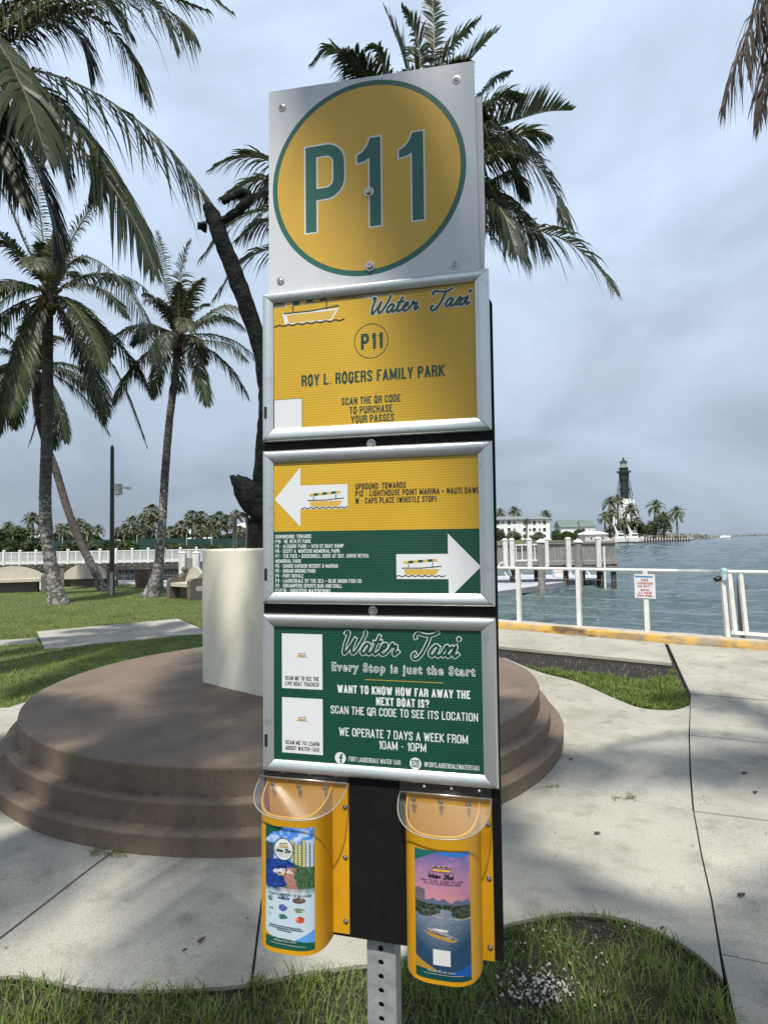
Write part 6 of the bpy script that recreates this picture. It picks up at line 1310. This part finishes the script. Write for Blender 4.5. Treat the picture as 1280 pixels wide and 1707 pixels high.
# lighthouse
Yl = 345.0; cb = P(1043, 897, Yl); lh = thing('lighthouse', cb, 'black and white iron skeleton lighthouse on the far point', 'lighthouse'); k_ = Yl/F; H = lambda py: P(1043, py, Yl).z-cb.z
mb = MB(); mb.tube([(0, 0, 0), (0, 0, H(832))], [2.6, 2.3], 16, 'whiteb'); obj('white_stair_tube', mb, None, lh, 40)
mb = MB(); mb.tube([(0, 0, H(832)), (0, 0, H(800))], [2.25, 2.25], 16, 'iron'); obj('black_stair_tube', mb, None, lh, 40)
for i in range(8):
    a = i*math.pi/4+.3; rb_, rm, rt = 7.6, 4.5, 2.9
    mb = MB(); mb.tube([(rb_*math.cos(a), rb_*math.sin(a), 0), (rm*math.cos(a), rm*math.sin(a), H(832))], .42, 6, 'whiteb'); obj('white_leg', mb, None, lh)
    mb = MB(); mb.tube([(rm*math.cos(a), rm*math.sin(a), H(832)), (rt*math.cos(a), rt*math.sin(a), H(800))], .17, 6, 'iron'); obj('black_leg', mb, None, lh)
    mb = MB(); a2 = a+math.pi/4
    for py, rr, m_ in ((816, 3.6, 'iron'), (832, 4.5, 'iron'), (862, 5.9, 'whiteb')): mb.tube([(rr*math.cos(a), rr*math.sin(a), H(py)), (rr*math.cos(a2), rr*math.sin(a2), H(py))], .16, 5, m_)
    obj('cross_brace', mb, None, lh)
mb = MB(); mb.lathe([(2.7, H(800)), (2.75, H(791)), (2.9, H(789)), (3.9, H(787.5)), (3.9, H(786.5)), (2.4, H(786)), (2.3, H(781)), (3.0, H(780.5)), (2.9, H(780)), (1.8, H(780))], 24, 'iron'); 
mb.tube([(3.9*math.cos(a*.2618), 3.9*math.sin(a*.2618), H(785.0)) for a in range(25)], .12, 5, 'iron', False); obj('watch_room', mb, None, lh, 40)
mb = MB(); mb.lathe([(1.9, H(780)), (1.9, H(771))], 16, 'lens'); obj('lantern', mb, None, lh, 40)
mb = MB(); mb.lathe([(2.5, H(771)), (1.3, H(768)), (.5, H(766.5)), (.5, H(764.5)), (.3, H(763)), (.001, H(762))], 16, 'iron'); obj('lantern_roof', mb, None, lh, 40)
# pilot boats
def pilot(px, label, s_=1.0, Yq=196):
    c = P(px, 903.5, Yq); c.z = WZ; t = thing('pilot_boat', c, label, 'boat', 'white work boats below the lighthouse'); u_ = Yq/F
    L = 24*u_*s_; hh = 1.7
    out_ = [(-L/2, -1.0), (L*.25, -1.0), (L*.55, 0), (L*.25, 1.0), (-L/2, 1.0)]; n = 5; vs = [(x*.94, y*.85, -.2) for x, y in out_]+[(x, y, hh) for x, y in out_]
    mb = MB(); mb.add(vs, [tuple(range(n, 2*n)), tuple(range(n))[::-1]]+[(k, (k+1) % n, n+(k+1) % n, n+k) for k in range(n)], 'white'); obj('hull', mb, None, t)
    mb = MB(); mb.tube([(x*1.01, y*1.03, .35) for x, y in out_]+[(out_[0][0]*1.01, -1.03, .35)], .16, 5, 'hull'); obj('fender', mb, None, t)
    mb = MB(); mb.box((-.3, 0, hh+.7), (L*.6, 1.5, 1.6), 'white', top=.85); ca = obj('cabin', mb, None, t); mb = MB(); mb.box((-.1, -.68, hh+.95), (L*.38, .12, .5), 'glass'); obj('window', mb, None, ca)
    mb = MB(); mb.box((0, 0, hh+1.85), (L*.28, 1.1, .9), 'white', top=.9); ca = obj('wheelhouse', mb, None, t); mb = MB(); mb.box((0, -.54, hh+1.95), (L*.24, .08, .4), 'glass'); obj('window', mb, None, ca)
    mb = MB(); mb.tube([(-L*.2, .2, hh+1.5), (-L*.42, .2, hh+4.2)], [.55, .16], 6, 'white'); obj('crane_boom', mb, None, t)
    mb = MB(); mb.tube([(.2, 0, hh+2.2), (.2, 0, hh+3.6)], .06, 5, 'white'); obj('mast', mb, None, t)
pilot(1034, 'left white work boat with raised boom below the lighthouse'); pilot(1057, 'right white work boat with raised boom below the lighthouse')
# jetty: pilings and rocks, sand spit
for i in range(17):
    px = 1074+i*4.6; Yq = 205+i*.6; p0 = P(px, 894+(i*5) % 3, Yq); mb = MB(); mb.tube([(0, 0, 0), (0, 0, p0.z+2)], .22, 6, 'wood_dark'); lab = 'dark timber piling of the jetty below the lighthouse point'
    tag(obj('jetty_piling', mb, None, None, False, (p0.x, Yq, -2)), lab, 'post', 'row of timber jetty pilings')
def rocks(name, pts, n, s0, s1, seed, kind='stuff'):
    r = random.Random(seed); mb = MB()
    for i in range(n):
        t = r.random()*(len(pts)-1); k = int(t); a = Vector(pts[k]).lerp(Vector(pts[k+1]), t-k); s_ = r.uniform(s0, s1); c = a+Vector((r.gauss(0, s1*.5), r.gauss(0, s1*2), r.uniform(-.2, .25)*s_))
        vs = [c+Vector((x*r.uniform(.6, 1), y*r.uniform(.6, 1), z*r.uniform(.5, .8)))*s_*.5 for x in (-1, 1) for y in (-1, 1) for z in (-1, 1)]
        mb.add(vs, [(0, 1, 3, 2), (4, 6, 7, 5), (0, 4, 5, 1), (2, 3, 7, 6), (0, 2, 6, 4), (1, 5, 7, 3)], 'rock')
    tag(obj(name, mb), kind=kind)
rocks('jetty_rocks', [P(1085, 893, 300), P(1140, 893, 300), P(1165, 894, 320)], 220, 1.0, 2.6, 3)
rocks('breakwater', [(P(1140, 896, 300).x, 310, -1.2), (P(1215, 895, 420).x, 420, -1.2), (P(1320, 895, 500).x, 520, -1.2)], 320, .8, 2.0, 5)
mb = MB(); mb.prism([(P(1095, 895, 290).x, 290), (P(1150, 895, 290).x, 290), (P(1190, 895, 330).x, 330), (P(1110, 895, 400).x, 400)], -2, -.95, 'sand'); tag(obj('sand_spit', mb), kind='structure')
mb = MB(); p0 = G(1207, 895.5, WZ); mb.tube([(-2.6, 0, .3), (-1.5, 0, .5), (2.2, 0, .5), (3.4, 0, .9)], [.3, .8, .8, .1], 8, 'white'); mb.box((-.3, 0, 1.3), (1.6, 1.1, .8), 'white'); tag(obj('motor_boat', mb, None, None, 40, (p0.x*.8, p0.y*.8, WZ)), 'small white motor boat near the breakwater on the horizon', 'boat')
